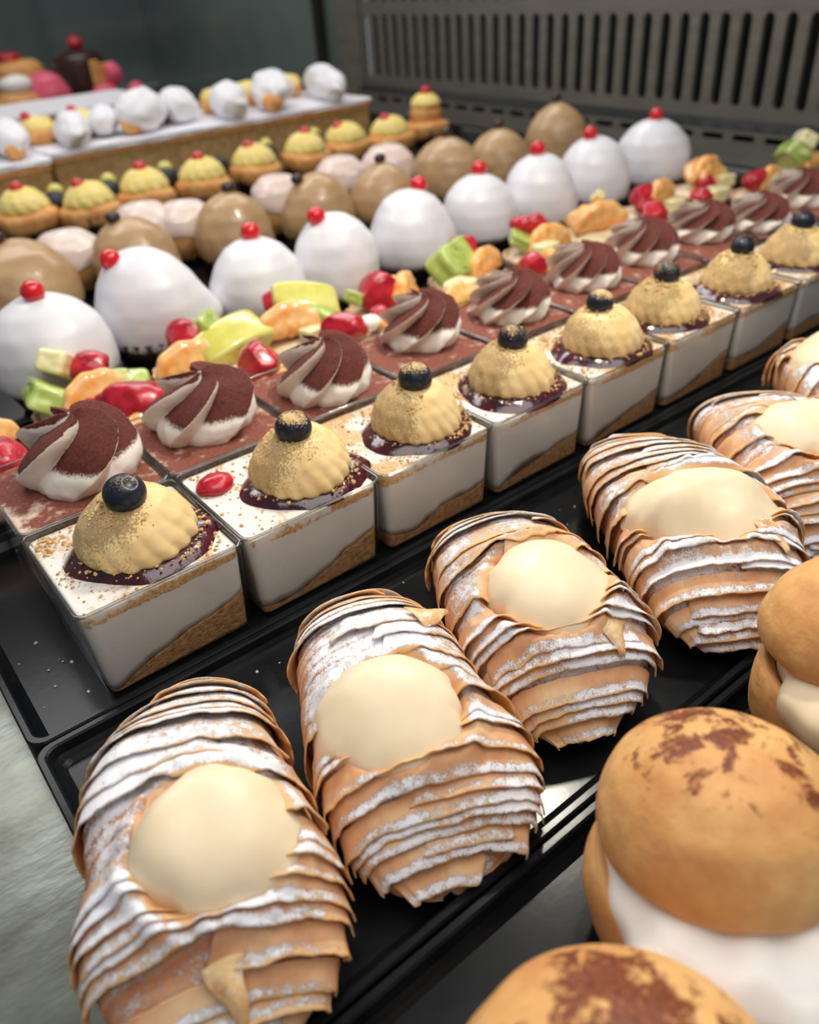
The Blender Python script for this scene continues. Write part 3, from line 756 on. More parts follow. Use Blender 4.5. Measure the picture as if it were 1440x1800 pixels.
def chunk(parent, name, size, mat, c, rz, seed, tilt=(0, 0), seedy=False):
    V, F = ico(5); p = 7.0
    n = (np.abs(V) ** p).sum(1) ** (-1 / p); P = V * n[:, None] * np.array(size) * .5
    P = P * (1 + .16 * fbm(V, .9, seed, 2))[:, None]; P[:, 0] += .25 * P[:, 2] * math.sin(seed); P[:, 1] *= 1 + .25 * P[:, 0] / size[0]
    P = P + np.array([0, 0, 1]) * (.12 * (P[:, 0] ** 2))[:, None] * -.6
    sdv = np.exp(-((P[:, 0] / size[0] + .05) / .20) ** 2) if seedy else P[:, 0] * 0
    Pm = P @ np.array(Matrix.Rotation(tilt[0], 3, 'X') @ Matrix.Rotation(tilt[1], 3, 'Y')).T
    return mesh(name, Pm, F, mat, parent, c, rz, attrs={'seedy': sdv})
def raspberry(parent, c, r, seed, name='raspberry', tilt=(.5, 0)):
    V, F = ico(4)
    # drupelets
    rnd = np.random.RandomState(seed); n = 42; k = np.arange(n) + .5
    phi = np.arccos(1 - 2 * k / n); th = PI * (1 + 5 ** .5) * k
    D = np.stack([np.cos(th) * np.sin(phi), np.sin(th) * np.sin(phi), np.cos(phi)], 1)
    dm = (V @ D.T).max(1); b = sstep(.955, 1.0, dm)
    P = V * np.array([r * 1.2, r, r * .8]) * (0.97 + .03 * b + .20 * fbm(V, .8, seed, 2))[:, None]
    # sliced fruit: a flat cut face and blunt facets
    for q in range(4):
        rs = np.random.RandomState(seed * 5 + q); nrm = rs.normal(size=3); nrm[2] = abs(nrm[2]) * .6; nrm /= np.linalg.norm(nrm)
        dd = P @ nrm; lim = r * (.62 + .16 * q / 3); ex = np.clip(dd - lim, 0, None); P = P - (ex * .88)[:, None] * nrm
    P = P @ np.array(Matrix.Rotation(tilt[0], 3, 'X') @ Matrix.Rotation(tilt[1], 3, 'Y')).T
    return mesh(name, P, F, 'raspberry', parent, c, seed * 1.3)
def paper_case(parent, r0, r1, h, n=28, z=0.02):
    prof = [(r0 - .1, z), (r0, z + .02), (r0 + (r1 - r0) * .5, h * .5), (r1, h), (r1 - .04, h), (r0 + (r1 - r0) * .5 - .05, h * .5), (r0 - .06, z + .07)]
    return lathe('paper_case', prof, n * 8, 'paper', parent, fn=lambda R, Z, T: (R * (1 + .028 * np.sin(n * T) * sstep(0, h, Z)), Z + 0 * T))
def tart_shell(parent, r, h, z, seed, n=22):
    prof = [(r * .80, z), (r * .84, z + .04), (r * .97, z + h * .7), (r, z + h), (r * .95, z + h + .04), (r * .90, z + h - .05), (r * .86, z + h * .6), (r * .8, z + h * .55)]
    return lathe('tart_shell', dense(prof, 30), n * 8, 'shell', parent, fn=lambda R, Z, T: (R * (1 + .022 * np.cos(n * T) * sstep(z, z + h * .4, Z)), Z + .04 * np.sin(3 * T + seed)))
def custard_disc(parent, r, z, seed, mat='custard', name='custard_filling', h=.5):
    prof = dense([(r, z - .3), (r, z), (r * .8, z + h * .7), (r * .4, z + h), (.02, z + h)], 20)
    return lathe(name, prof, 64, mat, parent, fn=lambda R, Z, T: (R * (1 + .03 * np.sin(5 * T + seed)), Z + .04 * np.sin(4 * T + seed)))
TG = 'glazed fruit tartlets'
def tart(x, y, label, r=2.6, pieces=(), seed=0, rz=0, case=True, h=1.25, z=.35):
    root = thing('fruit_tartlet', label, 'tartlet', (x, y, .02), 0, TG)
    if case: paper_case(root, r * .80, r * 1.03, .95)
    tart_shell(root, r, h, .12 + z * 0, seed); custard_disc(root, r * .9, .12 + h - .2, seed)
    zt = 1.65
    for k, pc in enumerate(pieces):
        kind, px, py, pz, a, sz = pc[:6]; tl = pc[6] if len(pc) > 6 else (0, 0)
        c = (px, py, zt + pz); s = seed * 13 + k
        if kind == 'o': orange_seg(root, c, 4.1 * sz, .88 * sz, a, s, tl)
        elif kind == 'r': raspberry(root, c, 1.1 * sz, s)
        elif kind == 'b': raspberry(root, c, 1.1 * sz, s)
        elif kind == 'k': chunk(root, 'kiwi_piece', (2.4 * sz, 2.0 * sz, 1.3 * sz), 'kiwi', c, a, s, tl, True)
        elif kind == 'm': chunk(root, 'melon_piece', (3.6 * sz, 1.8 * sz, 1.3 * sz), 'melon', c, a, s, tl)
        elif kind == 'p': chunk(root, 'pear_piece', (2.2 * sz, 1.6 * sz, 1.2 * sz), 'pear', c, a, s, tl)
        elif kind == 'w': blob('cream_dot', (.8 * sz, .6 * sz, .5 * sz), 'whip', root, c, 3, .1, 1, s)
    return root
R_ = math.radians
tart(6.6, 18.6, 'fruit tartlet with kiwi slice, pear cube, raspberry and orange at left, below first white dome', 2.75,
     [('o', .2, -.6, .5, 0.1, 1.05, (.5, 0)), ('k', -1.7, .2, .6, 1.2, 1.0, (.6, .3)), ('p', -.7, 1.2, 1.7, .9, 1.0, (.3, .6)), ('r', .7, .5, 1.25, 0, .95), ('o', .8, .3, .1, 2.6, .9, (.3, 0)), ('k', 1.9, -.9, .4, -.5, .75, (.3, .2)), ('r', -.3, -1.6, .4, 0, .3)], 1)
tart(12.8, 18.7, 'fruit tartlet with long orange segment, yellow melon strip and seeded kiwi cube', 2.7,
     [('o', -1.0, -.5, .5, -.1, 1.05, (.6, 0)), ('m', 1.5, -.6, .75, .2, 1.25, (.4, -.15)), ('r', -.2, 1.1, 1.1, 0, 1.05), ('k', 1.0, .6, 1.3, .6, .8, (1.0, .2)), ('w', 2.0, 1.2, .5, 0, .8)], 2)
tart(18.4, 18.0, 'fruit tartlet with wide orange slice under folded yellow melon, right of the long melon strip', 2.7,
     [('o', -.7, -.1, .9, -.25, 1.05, (.5, 0)), ('r', -.3, 1.2, 1.5, 0, .85), ('m', .9, .4, 1.5, -.5, 1.0, (.5, .3)), ('k', 1.4, -.6, .7, .4, .9, (.5, .3)), ('p', .3, -1.3, .3, .2, .8)], 3)
tart(24.4, 17.8, 'fruit tartlet with clear pale shell, big raspberry and peaked orange wedge', 2.6,
     [('r', -.5, .1, 1.0, 0, 1.2), ('o', .9, -.2, 1.0, .5, .9, (.9, .3)), ('k', -1.9, .6, .8, .9, .6, (.4, .4)), ('o', 1.0, .8, .5, 2.2, .8, (.6, 0))], 4, case=True)
tart(31.3, 18.4, 'fruit tartlet with large green kiwi cube under a red raspberry slice', 2.55,
     [('k', -.9, .1, .9, .2, 1.2, (.8, 0)), ('o', .8, -.3, .7, .3, .95, (.9, 0)), ('r', .2, .9, 1.5, 0, .85), ('r', .9, .9, 1.45, 0, .65)], 5)
tart(38.0, 18.6, 'fruit tartlet with broad orange wedge and two raspberries, below fourth cherry dome from the right', 2.5,
     [('o', .2, -.3, .8, -.1, 1.0, (.8, 0)), ('r', -.5, 1.0, 1.5, 0, .7), ('r', .6, .9, 1.45, 0, .75), ('k', -1.4, .4, .8, .8, .7, (.4, 0)), ('p', -.7, -1.2, .4, .1, .8)], 6)
tart(44.0, 18.8, 'fruit tartlet with one thick bright orange wedge and tiny pear cube on top', 2.5,
     [('o', 0, -.2, 1.0, -.35, 1.15, (1.0, 0)), ('o', .1, .6, .7, 2.7, .9, (.5, 0)), ('p', .6, .5, 2.0, .9, .45, (.5, .7)), ('r', 1.5, .3, .9, 0, .75)], 7)
tart(50.5, 19.2, 'fruit tartlet with square raspberry left of tall orange wedge, near the last white dome', 2.5,
     [('r', -1.0, 0, 1.2, 0, .85), ('o', .6, 0, 1.1, .2, 1.1, (1.0, 0)), ('r', -1.6, -.9, .7, 0, .7), ('p', .9, -1.5, .4, 0, .7)], 8)
tart(58.6, 20.2, 'farthest fruit tartlet with upright orange block, beside the last white dome', 2.5,
     [('o', .0, .2, 1.5, .1, 1.1, (1.2, 0)), ('o', .0, -.4, .8, .1, 1.1, (.6, 0)), ('r', -1.3, -1.2, .6, 0, .8), ('p', .9, -1.2, .5, 0, .8)], 9)
tart(60.2, 15.6, 'fruit tartlet with raspberry and pale orange chunk peeking over the far cocoa swirls', 2.5,
     [('r', -.9, .3, .9, 0, .9), ('o', .4, .2, 1.0, .1, .9, (.9, 0)), ('p', 1.0, -.6, .6, 0, 1)], 10)
tart(68.2, 17.4, 'fruit tartlet with kiwi slice and pear cube at far right edge', 2.5,
     [('k', -.8, .2, 1.2, .6, 1.1, (.7, .5)), ('p', .9, .3, 2.0, .6, 1.1, (.5, .5)), ('o', .3, -.6, .6, .1, .9)], 11)
# nearer, half hidden tartlets
tart(.9, 13.9, 'half hidden fruit tartlet at left edge, bright red raspberry under orange', 2.5,
     [('r', .3, -.5, 1.0, 0, 1.05), ('o', .3, 1.4, 1.2, .5, .8, (.6, 0)), ('o', -.4, -1.2, .4, .1, .9)], 12)
tart(7.0, 14.2, 'half hidden fruit tartlet behind the first two cocoa swirls, large raspberry in the gap', 2.5,
     [('r', .4, -.2, 1.0, 0, 1.25), ('r', -.4, .6, .8, 0, .9), ('o', .4, -1.2, .3, 0, .8)], 13)
tart(13.0, 13.9, 'half hidden fruit tartlet behind second and third cocoa swirls, raspberry over orange bit', 2.5,
     [('r', .6, -.1, 1.15, 0, 1.1), ('o', 1.1, -.9, .4, .1, .7), ('w', -.8, .6, .5, 0, .9)], 14)
tart(19.4, 14.3, 'half hidden fruit tartlet with raspberry and dab of white cream behind third swirl', 2.5,
     [('r', -.2, .3, 1.0, 0, 1.0), ('w', 1.2, .0, .9, 0, .9), ('r', 2.2, .3, 1.0, 0, .6), ('o', 2.0, -.5, .5, 1.2, .6)], 15)
tart(27.3, 14.2, 'half hidden fruit tartlet showing pale shell between fourth and fifth cocoa swirls', 2.5,
     [('o', -.4, .2, .6, .2, .8), ('p', .3, .8, .8, .2, .8)], 16)
tart(33.3, 14.4, 'half hidden fruit tartlet with raspberry between fifth and sixth cocoa swirls', 2.5,
     [('r', -.2, 0, 1.0, 0, .8), ('o', 1.4, .2, .8, .9, .8, (.5, 0))], 17)
tart(45.6, 15.3, 'half hidden fruit tartlet with glossy raspberry above seventh cocoa swirl', 2.4,
     [('r', .5, .2, 1.2, 0, .9), ('w', 1.6, .6, 1.0, 0, .7)], 18)
tart(52.3, 15.4, 'half hidden fruit tartlet with raspberry above eighth cocoa swirl', 2.4,
     [('r', -.6, .1, 1.1, 0, .85), ('p', 1.0, .2, 1.0, 0, .9)], 19)

# ------------------------------------------------------------------ glazed domes
def dome(name, x, y, r, H, mat, seed, label, cat, group, top=None, topoff=(0, 0), tr=.48, bumps=(), case=True, point=.0, z0=1.0, drip=.12, cone=0.0):
    root = thing(name, label, cat, (x, y, .02), 0, group)
    paper_case(root, r * .72, r * .93, z0 + .75, 26)
    prof = dense([(r * .80, z0), (r * .97, z0 + .08 * H), (r * 1.0, z0 + .25 * H), (r * (.98 - .03 * cone), z0 + .45 * H), (r * (.87 - .09 * cone), z0 + .68 * H), (r * (.66 - .14 * cone), z0 + .86 * H), (r * (.36 - .12 * cone), z0 + .97 * H), (.02, z0 + (1.0 + point) * H)], 54)
    def fn(R, Z, T):
        P = np.stack([R * np.cos(T), R * np.sin(T), Z], -1)
        k = (Z - z0) / H
        R = R * (1 + .10 * fbm(P, .28, seed, 2) + .018 * fbm(P, .9, seed + 2, 2)) + .03 * r * k * np.cos(T - seed * 1.7)
        Z = Z + drip * fbm(P * np.array([1, 1, .1]), .9, seed + 5, 3) * (1 - sstep(0, .35, k)) * 2
        for (a, kk, amp, wd) in bumps:
            da = (T - a + PI) % (2 * PI) - PI
            R = R + amp * np.exp(-(da / wd) ** 2 - ((k - kk) / .22) ** 2)
        return R, Z
    lathe('glazed_dome', prof, 96, mat, root, fn=fn)
    tx, ty = topoff; rr = math.hypot(tx, ty) / r
    zt = z0 + H * (1 + point - .55 * rr ** 2.2) + tr * .45
    if top == 'cherry': blob('cherry', (tr, tr, tr), 'cherry', root, (tx, ty, zt), 3, .03, 1, seed)
    elif top == 'bean': blob('chocolate_bean', (tr, tr * .8, tr * .75), 'choc', root, (tx, ty, zt), 3, .06, 1, seed)
    return root
WG = 'white glazed domes with cherries'
wd = [(6.7, 23.2, 3.0, 4.7, (-.1, -.2), 'leftmost white glazed dome, cherry on its middle, cut by left edge', ()),
      (12.9, 25.0, 3.0, 5.3, (-1.5, .0), 'white glazed dome with cherry slid to its left and a bulge low on the right', ((-.35, .22, .75, .45),)),
      (19.5, 24.3, 2.85, 4.5, (.15, .1), 'egg shaped white glazed dome with central cherry, third from the left', ()),
      (24.9, 23.7, 2.65, 4.9, (-1.0, .1), 'round white glazed dome with cherry left of its top, dark paper showing below', ()),
      (32.0, 24.8, 2.9, 4.8, (.9, .2), 'white glazed dome with cherry right of its top, just behind the raspberry tartlet', ((PI, .3, .2, .6),)),
      (39.2, 25.9, 2.75, 4.4, (.2, .2), 'greyish white glazed dome with rippled side, sixth from the left', ((-1.2, .3, -.2, .3),)),
      (44.9, 25.4, 2.8, 4.9, (-.1, .1), 'white glazed dome with glinting cherry, third from the far end', ()),
      (52.2, 26.2, 2.9, 4.9, (-.5, .2), 'second farthest white glazed dome, cherry left of top, against the steel wall', ()),
      (60.4, 26.6, 3.15, 5.0, (-.1, .0), 'farthest white glazed dome with flat cherry, alone against the steel wall', ())]
for i, (x, y, r, H, to, lab, bp) in enumerate(wd):
    dome('glazed_dome_cake', x, y, r * 1.05, H, 'glaze_white', 500 + i, lab, 'cake', WG, 'cherry', to, .58, bp, z0=1.0, cone=.35)
BG = 'coffee glazed domes with chocolate bean'
bd = [(9.0, 36.2, 3.5, 4.6, (-.6, .2), 'leftmost coffee brown dome with glossy streaks, cut by left edge'),
      (16.6, 36.0, 2.9, 4.5, (-.9, .1), 'coffee brown dome with shiny ridge, behind the cherry at left'),
      (24.3, 36.2, 2.95, 4.6, (.1, 0), 'smooth coffee brown dome with dark bean on top and a dripped foot'),
      (31.6, 36.2, 2.9, 4.6, (-1.4, .1), 'coffee brown dome with bean on left shoulder, above the fourth cherry'),
      (37.9, 35.8, 2.85, 4.3, (.0, .3), 'coffee brown dome with slumped glaze, fifth from the left'),
      (46.3, 37.6, 3.2, 4.8, (.0, .1), 'pale coffee dome standing in front of the last yellow tartlet'),
      (52.6, 37.8, 2.85, 4.5, (.1, .1), 'second farthest coffee dome with small reddish nut on top'),
      (61.0, 38.6, 3.15, 5.4, (.0, .1), 'farthest tall pointed coffee brown dome against the steel wall')]
for i, (x, y, r, H, to, lab) in enumerate(bd):
    dome('coffee_dome_cake', x, y, r, H, 'glaze_coffee', 540 + i, lab, 'cake', BG, 'bean', to, .52, z0=.9, point=.02 + (.03 if i == 7 else 0), cone=.5)
PG = 'pale pink glazed buns'
pk = [(13.6, 41.2, 2.3, 3.6, 'pale pink glazed bun with tan side, between first two coffee domes'),
      (20.3, 43.2, 2.3, 3.9, 'white topped glazed bun peeking over the second coffee dome'),
      (23.0, 41.8, 2.2, 3.7, 'pale pink glazed bun left of the smooth third coffee dome'),
      (31.6, 42.2, 2.2, 4.0, 'pale pink glazed bun between third and fourth coffee domes'),
      (38.6, 43.2, 2.2, 4.2, 'pale pink glazed bun above the coffee dome with shoulder bean'),
      (43.6, 42.8, 2.3, 4.4, 'pale tan glazed bun left of the pale coffee dome')]
for i, (x, y, r, H, lab) in enumerate(pk):
    root = thing('glazed_bun', lab, 'bun', (x, y, .02), 0, PG)
    paper_case(root, r * .72, r * .95, 1.3, 24)
    lathe('bun_body', dense([(r * .75, .3), (r, 1.2), (r * 1.05, 2.2), (r * .9, .7 + H * .7), (.02, .7 + H * .8)], 30), 48, 'choux', root, fn=lambda R, Z, T, i=i: (R * (1 + .04 * np.sin(3 * T + i)), Z + 0 * T))
    lathe('pink_glaze', dense([(r * 1.06, .5 + H * .42), (r * 1.08, .5 + H * .55), (r * .98, .7 + H * .75), (r * .6, .7 + H * .95), (.02, .7 + H)], 30), 64, 'glaze_pink', root,
          fn=lambda R, Z, T, i=i: (R * (1 + .04 * np.sin(3 * T + i)), Z + .18 * np.sin(4 * T + i * 2) * (Z < .7 + H * .7)))

# ------------------------------------------------------------------ yellow custard tartlets
YG = 'yellow custard tartlets with cherries'
yt = [(16.0, 59.8, 'yellow custard tartlet at left edge, custard streaked pink, leftmost of its row', -.2),
      (20.8, 57.0, 'yellow custard tartlet with cherry left of top, second from the left', -.6),
      (26.6, 58.2, 'yellow custard tartlet with tall centre cherry, third from the left', -.1),
      (32.4, 57.8, 'pointed yellow custard tartlet with cherry and a brown fleck on its base', -.2),
      (38.9, 59.2, 'yellow custard tartlet on flat reddish brown base, fifth from the left', -.5),
      (45.6, 60.2, 'pale yellow custard tartlet with cherry on the right, sixth from the left', .2),
      (51.8, 61.6, 'round ridged bright yellow custard tartlet in front of the slab end', -.9),
      (57.2, 60.4, 'yellow custard tartlet with big cherry on its left, second farthest', -.7),
      (64.8, 63.2, 'farthest yellow custard tartlet stacked tall on an orange bun', 0)]
for i, (x, y, lab, cxo) in enumerate(yt):
    root = thing('custard_tartlet', lab, 'tartlet', (x, y, .02), 0, YG); sd = 600 + i
    r = 2.55
    paper_case(root, r * .8, r * .98, 1.6, 24)
    lathe('baked_base', dense([(r * .8, .4), (r * 1.0, 1.0), (r * 1.06, 1.8), (r * .98, 2.3), (r * .5, 2.45), (.02, 2.45)], 30), 64, 'cookie', root, fn=lambda R, Z, T, s=sd: (R * (1 + .05 * np.sin(3 * T + s) + .02 * np.sin(7 * T)), Z + .1 * np.sin(2 * T + s)))
    zb = 2.2
    if i == 8:
        lathe('orange_bun', dense([(1.7, 2.2), (1.95, 2.9), (1.9, 3.6), (1.5, 4.0), (.02, 4.1)], 24), 48, 'cookie', root); zb = 3.9
    rosette(root, 'piped_custard', (0, 0, zb), 2.2 if i != 8 else 1.8, 2.0 if i != 8 else 1.5, 'rosette_yellow', sd, flutes=12, dust0=.05, dustside=(0, 0), deep=.045)
    blob('cherry', (.6, .6, .6), 'cherry', root, (cxo, -.1, zb + 1.9 - abs(cxo) * .45 + .15 - (.4 if i == 8 else 0)), 3, .03, 1, sd)
BBG = 'dark berries behind the yellow tartlets'
for i, (x, y, lab) in enumerate([(18.9, 60.4, 'cluster of dark berry with yellow fruit between first two yellow tartlets'),
      (23.9, 60.4, 'dark berry with yellow fruit between second and third yellow tartlets'),
      (29.8, 60.8, 'wide dark berry with yellow fruit between third and fourth yellow tartlets'),
      (35.8, 61.4, 'dark berry between fourth and fifth yellow tartlets'),
      (42.2, 62.6, 'dark berry with round yellow fruit between fifth and sixth yellow tartlets'),
      (48.9, 63.4, 'dark berry between sixth and seventh yellow tartlets')]):
    root = thing('berry_tartlet', lab, 'tartlet', (x, y, .02), 0, BBG); sd = 640 + i
    paper_case(root, 1.5, 1.8, 1.3, 20); tart_shell(root, 1.9, 1.1, .1, sd, 16)
    blob('dark_berry', (1.15, 1.0, 1.1), 'blueberry', root, (-.1, -.4, 2.3), 3, .05, 1, sd, attrs=lambda P, V: {'dust': V[:, 0] * 0 - 1})
    if i == 2: blob('dark_berry', (.85, .8, .8), 'blueberry', root, (1.3, -.3, 2.3), 3, .05, 1, sd + 3, attrs=lambda P, V: {'dust': V[:, 0] * 0 - 1})
    if i != 3: blob('yellow_fruit', (.75, .6, .7), 'melon', root, (.4, .6, 3.1), 3, .1, 1, sd)

# ------------------------------------------------------------------ long sugared slabs and what stands on them
def slab(x0, x1, y0, y1, h, label, seed, z=.02):
    root = thing('cake_slab', label, 'cake', ((x0 + x1) / 2, (y0 + y1) / 2, z), 0, 'long sugared cake slabs')
    hx, hy = (x1 - x0) / 2, (y1 - y0) / 2
    def block(name, z0, z1, ex, mat, amp, s):
        n = 240; u = np.array(rrect(hx + ex, hy + ex, .5, 6)); p = np.vstack([u, u[:1]]); d = np.r_[0, np.cumsum(np.linalg.norm(np.diff(p, axis=0), axis=1))]
        q = np.linspace(0, d[-1], n, endpoint=False); U = np.stack([np.interp(q, d, p[:, 0]), np.interp(q, d, p[:, 1])], 1)
        rows = []
        for k in np.linspace(0, 1, 8):
            zz = np.full(n, z0 + (z1 - z0) * k)
            nn = fbm(np.column_stack([U * .6, np.full(n, k * 3)]), 1.0, s, 3)
            zz = zz + (amp * fbm(np.column_stack([U, np.zeros(n)]), .5, s + 4, 3) if k == 0 else 0)
            rows.append(np.column_stack([U * (1 + nn[:, None] * amp * .05), zz]))
        for k in (.97, .8, .5, .2, .02):
            rows.append(np.column_stack([U * k, z1 + .05 * fbm(np.column_stack([U * k, np.zeros(n)]), .6, s, 2)]))
        return mesh(name, np.array(rows).reshape(-1, 3), grid_faces(len(rows), n, True, True, True), mat, root)
    block('sponge_body', 0, h - .5, 0, 'sponge', .1, seed)
    block('pastry_lid', h - .9, h - .35, .15, 'cookie', .12, seed + 1)
    block('sugar_top', h - .4, h + .1, .3, 'sugar', .4, seed + 2)
    return root
slab(21.8, 60.5, 68.6, 82, 5, 'long cake slab with thick white sugar top ending before the steel wall', 1)
slab(2, 20.8, 65.8, 82, 5, 'shorter sugared cake slab at left edge, left of the long one', 2)
slab(20, 47, 100, 116, 5, 'farthest thin sugared cake slab behind the long ones at upper left', 3)
CG = 'white sugared rolls on the slab'
def roll(x, y, z, L, r, rz, lab, sd):
    root = thing('sugared_roll', lab, 'pastry', (x, y, z), rz, CG)
    blob('sugared_cream', (L / 2, r * 1.15, r * 1.1), 'sugar_cream', root, (0, 0, r * .95), 4, .30, .7, sd)
    if sd % 3 == 1: blob('pastry_end', (r * .5, r * .6, r * .5), 'cookie', root, (-L / 2 + r * .45, r * .25, r * .55), 3, .1, 1, sd + 1)
for i, (x, y, L, r, a, lab) in enumerate([
    (19.0, 70.6, 5.0, 1.6, 1.3, 'white sugared roll at left edge on the shorter slab'),
    (25.6, 71.8, 6.4, 1.5, 1.1, 'white sugared roll at the left end of the long slab'),
    (29.6, 73.8, 4.4, 1.4, 1.0, 'small white sugared roll in front of an orange bun'),
    (33.6, 72.8, 5.4, 2.0, .7, 'wide white sugared roll with cherry touching it, left half of long slab'),
    (38.6, 74.2, 4.6, 1.7, 1.0, 'white sugared roll beside the yellow bun with cherry, middle of long slab'),
    (43.4, 71.8, 5.6, 1.7, 1.0, 'white sugared roll in the very middle of the long slab'),
    (49.6, 72.6, 6.6, 2.0, .9, 'large white sugared roll between two yellow buns, right half of long slab'),
    (57.4, 73.4, 9.0, 1.7, 1.0, 'tallest white sugared roll rising at the right end of the slab')]):
    roll(x, y, 5.13, L * 1.5, r, a + .25, lab, 700 + i)
OG = 'small yellow buns on the slab'
for i, (x, y, r, ch, lab) in enumerate([
    (17.9, 74.5, 1.9, 1, 'small orange bun with yellow cream and cherry on the shorter slab at left'),
    (23.2, 75.3, 1.6, 1, 'small yellow topped bun with cherry at left end of the long slab'),
    (27.9, 75.2, 1.8, 1, 'small orange bun with pale yellow cream and cherry between white rolls'),
    (37.6, 76.8, 1.9, 1, 'small yellow bun with cherry beside the middle white roll'),
    (44.6, 76.4, 2.0, 0, 'plain round yellow bun on the middle of the long slab'),
    (49.6, 78.2, 1.9, 0, 'plain yellow bun behind the large white roll'),
    (55.6, 79.2, 1.6, 0, 'small yellow bun left of the tallest white roll')]):
    root = thing('yellow_bun', lab, 'bun', (x, y, 5.13), 0, OG); sd = 730 + i; r = r * 1.15
    lathe('bun_body', dense([(r * .7, 0), (r, .6), (r, 1.3), (r * .7, 1.9), (.02, 2.0)], 24), 40, 'cookie', root, fn=lambda R, Z, T, s=sd: (R * (1 + .06 * np.sin(3 * T + s)), Z + 0 * T))
    lathe('yellow_cream', dense([(r * .9, 1.3), (r * .95, 1.7), (r * .75, 2.4), (.02, 2.7)], 20), 40, 'rosette_yellow', root, attrs=lambda P, R, Z, T: {'dust': Z * 0 - .2})
    if ch: blob('cherry', (.48, .48, .48), 'cherry', root, (-.9, -.2, 2.7), 3, .03, 1, sd)
# farthest pastries at upper left
root = thing('pink_dome_cake', 'large strawberry pink dome at the far upper left', 'cake', (41.2, 130, .02), 0)
paper_case(root, 2.8, 3.7, 1.5, 26)
lathe('pink_glaze', dense([(3.3, .8), (3.7, 2.5), (3.5, 4.8), (2.4, 6.8), (.9, 7.6), (.02, 7.7)], 36), 64, 'glaze_strawberry', root)
root = thing('pink_dome_cake', 'small strawberry pink dome at the right of the farthest group', 'cake', (53.6, 124, .02), 0)
paper_case(root, 1.5, 1.9, 1.2, 22)
lathe('pink_glaze', dense([(1.7, .6), (2.0, 1.8), (1.8, 3.4), (1.1, 4.7), (.02, 5.2)], 30), 48, 'glaze_strawberry', root)
root = thing('wafer_topped_cake', 'pink cream cake with upright golden wafer, far upper left', 'cake', (49, 126, .02), 0)
lathe('pink_cream', dense([(2.4, 0), (2.6, 1.5), (2.4, 3.6), (1.4, 5.0), (.02, 5.3)], 30), 48, 'glaze_strawberry', root)
V, F = join([box_v(-1.7, -.1, -.3, .2, 3.4, 8.6), box_v(-.2, 2.2, -.2, .4, 5.2, 8.0)]); bevel(mesh('wafer', V, F, 'cookie', root, rz=.3, smooth=False), .25)
blob('raspberry', (1.5, 1.3, 1.7), 'glaze_strawberry', root, (2.1, .3, 6.4), 3, .1, 1, 5)
root = thing('cream_topped_bun', 'orange bun with white cream cap at the far left edge', 'bun', (35.6, 127, .02), 0)
lathe('bun_body', dense([(2.6, 0), (3.4, 1.5), (3.5, 4.0), (2.6, 5.4), (.02, 5.6)], 30), 48, 'cookie', root)
blob('cream_cap', (2.4, 2.2, 1.5), 'whip', root, (.3, 0, 6.4), 4, .15, 1, 3)
root = thing('chocolate_cake', 'dark chocolate cake with red berry, behind the large pink dome', 'cake', (50.5, 140, .02), 0)
lathe('chocolate_body', dense([(4.2, 0), (4.4, 4), (4.1, 8.5), (3.0, 9.4), (.02, 9.6)], 30), 64, 'choc', root)
blob('red_berry', (1.3, 1.3, 1.2), 'raspberry', root, (.3, 0, 10.4), 3, .1, 1, 3)
root = thing('chocolate_cake', 'brown chocolate cake with pinkish top at the far left edge', 'cake', (42.0, 146, .02), 0)
lathe('chocolate_body', dense([(4.2, 0), (4.4, 4), (4.1, 7.5), (3.0, 8.6), (.02, 8.8)], 30), 64, 'cookie', root)
blob('berry_topping', (2.2, 2.2, 1.0), 'raspberry', root, (-1.2, 0, 9.0), 3, .2, 1, 3)

# ------------------------------------------------------------------ cream filled choux buns
def choux_bun(x, y, r, label, seed, rz=0, cream='whip', tiltv=(0, 0), z0=.9, cocoa=.1):
    root = thing('choux_bun', label, 'bun', (x, y, .02), rz, 'split choux buns with cocoa')
    paper_case(root, r * .62, r * .98, 1.5, 26)
    def rough(R, Z, T, s=seed):
        P = np.stack([R * np.cos(T), R * np.sin(T), Z], -1)
        return R * (1 + .07 * fbm(P, .33, s, 2) + .02 * fbm(P, 1.2, s + 3, 3)), Z + .12 * fbm(P, .5, s + 1, 3)
    bt = lathe('choux_bottom', dense([(r * .5, .15), (r * .82, .4), (r * 1.03, 1.1), (r * 1.07, 2.0), (r * 1.0, 2.75), (r * .92, 2.7), (r * .7, 2.0), (.02, 1.8)], 50), 110, 'choux_cocoa', root, fn=rough,
          attrs=lambda P, R, Z, T: {'dust': Z * 0 - .5})
    bt.location = (.1 * CM, .38 * CM, 0)
    fl = lathe('whipped_filling', dense([(r * .7, 1.5), (r * .95, 1.9), (r * 1.05, 2.4), (r * 1.04, 2.9), (r * .8, 3.4), (.02, 3.5)], 40), 110, cream, root,
          fn=lambda R, Z, T, s=seed: (R * (1 + .05 * np.sin(5 * T + s) + .03 * np.sin(11 * T)), Z + .06 * np.sin(7 * T)), )
    fl.location = (-.2 * CM, -.35 * CM, 0)
    zl = 2.75
    lid = lathe('choux_lid', dense([(.02, zl + .25), (r * .7, zl + .15), (r * .96, zl), (r * 1.04, zl + .35), (r * 1.02, zl + .95), (r * .88, zl + 1.65), (r * .6, zl + 2.2), (r * .28, zl + 2.42), (.02, zl + 2.45)], 70), 140, 'choux_cocoa', root, fn=rough,
          attrs=lambda P, R, Z, T, s=seed: {'dust': -.17 + cocoa + .48 * sstep(zl + .9, zl + 2.3, Z) - .08 + .25 * fbm(P, .45, s + 7, 2)})
    # the lid is tilted, open towards the front right
    lid.rotation_euler = (math.radians(-10), math.radians(7), 0); lid.location = (.15 * CM, .2 * CM, .25 * CM)
    return root
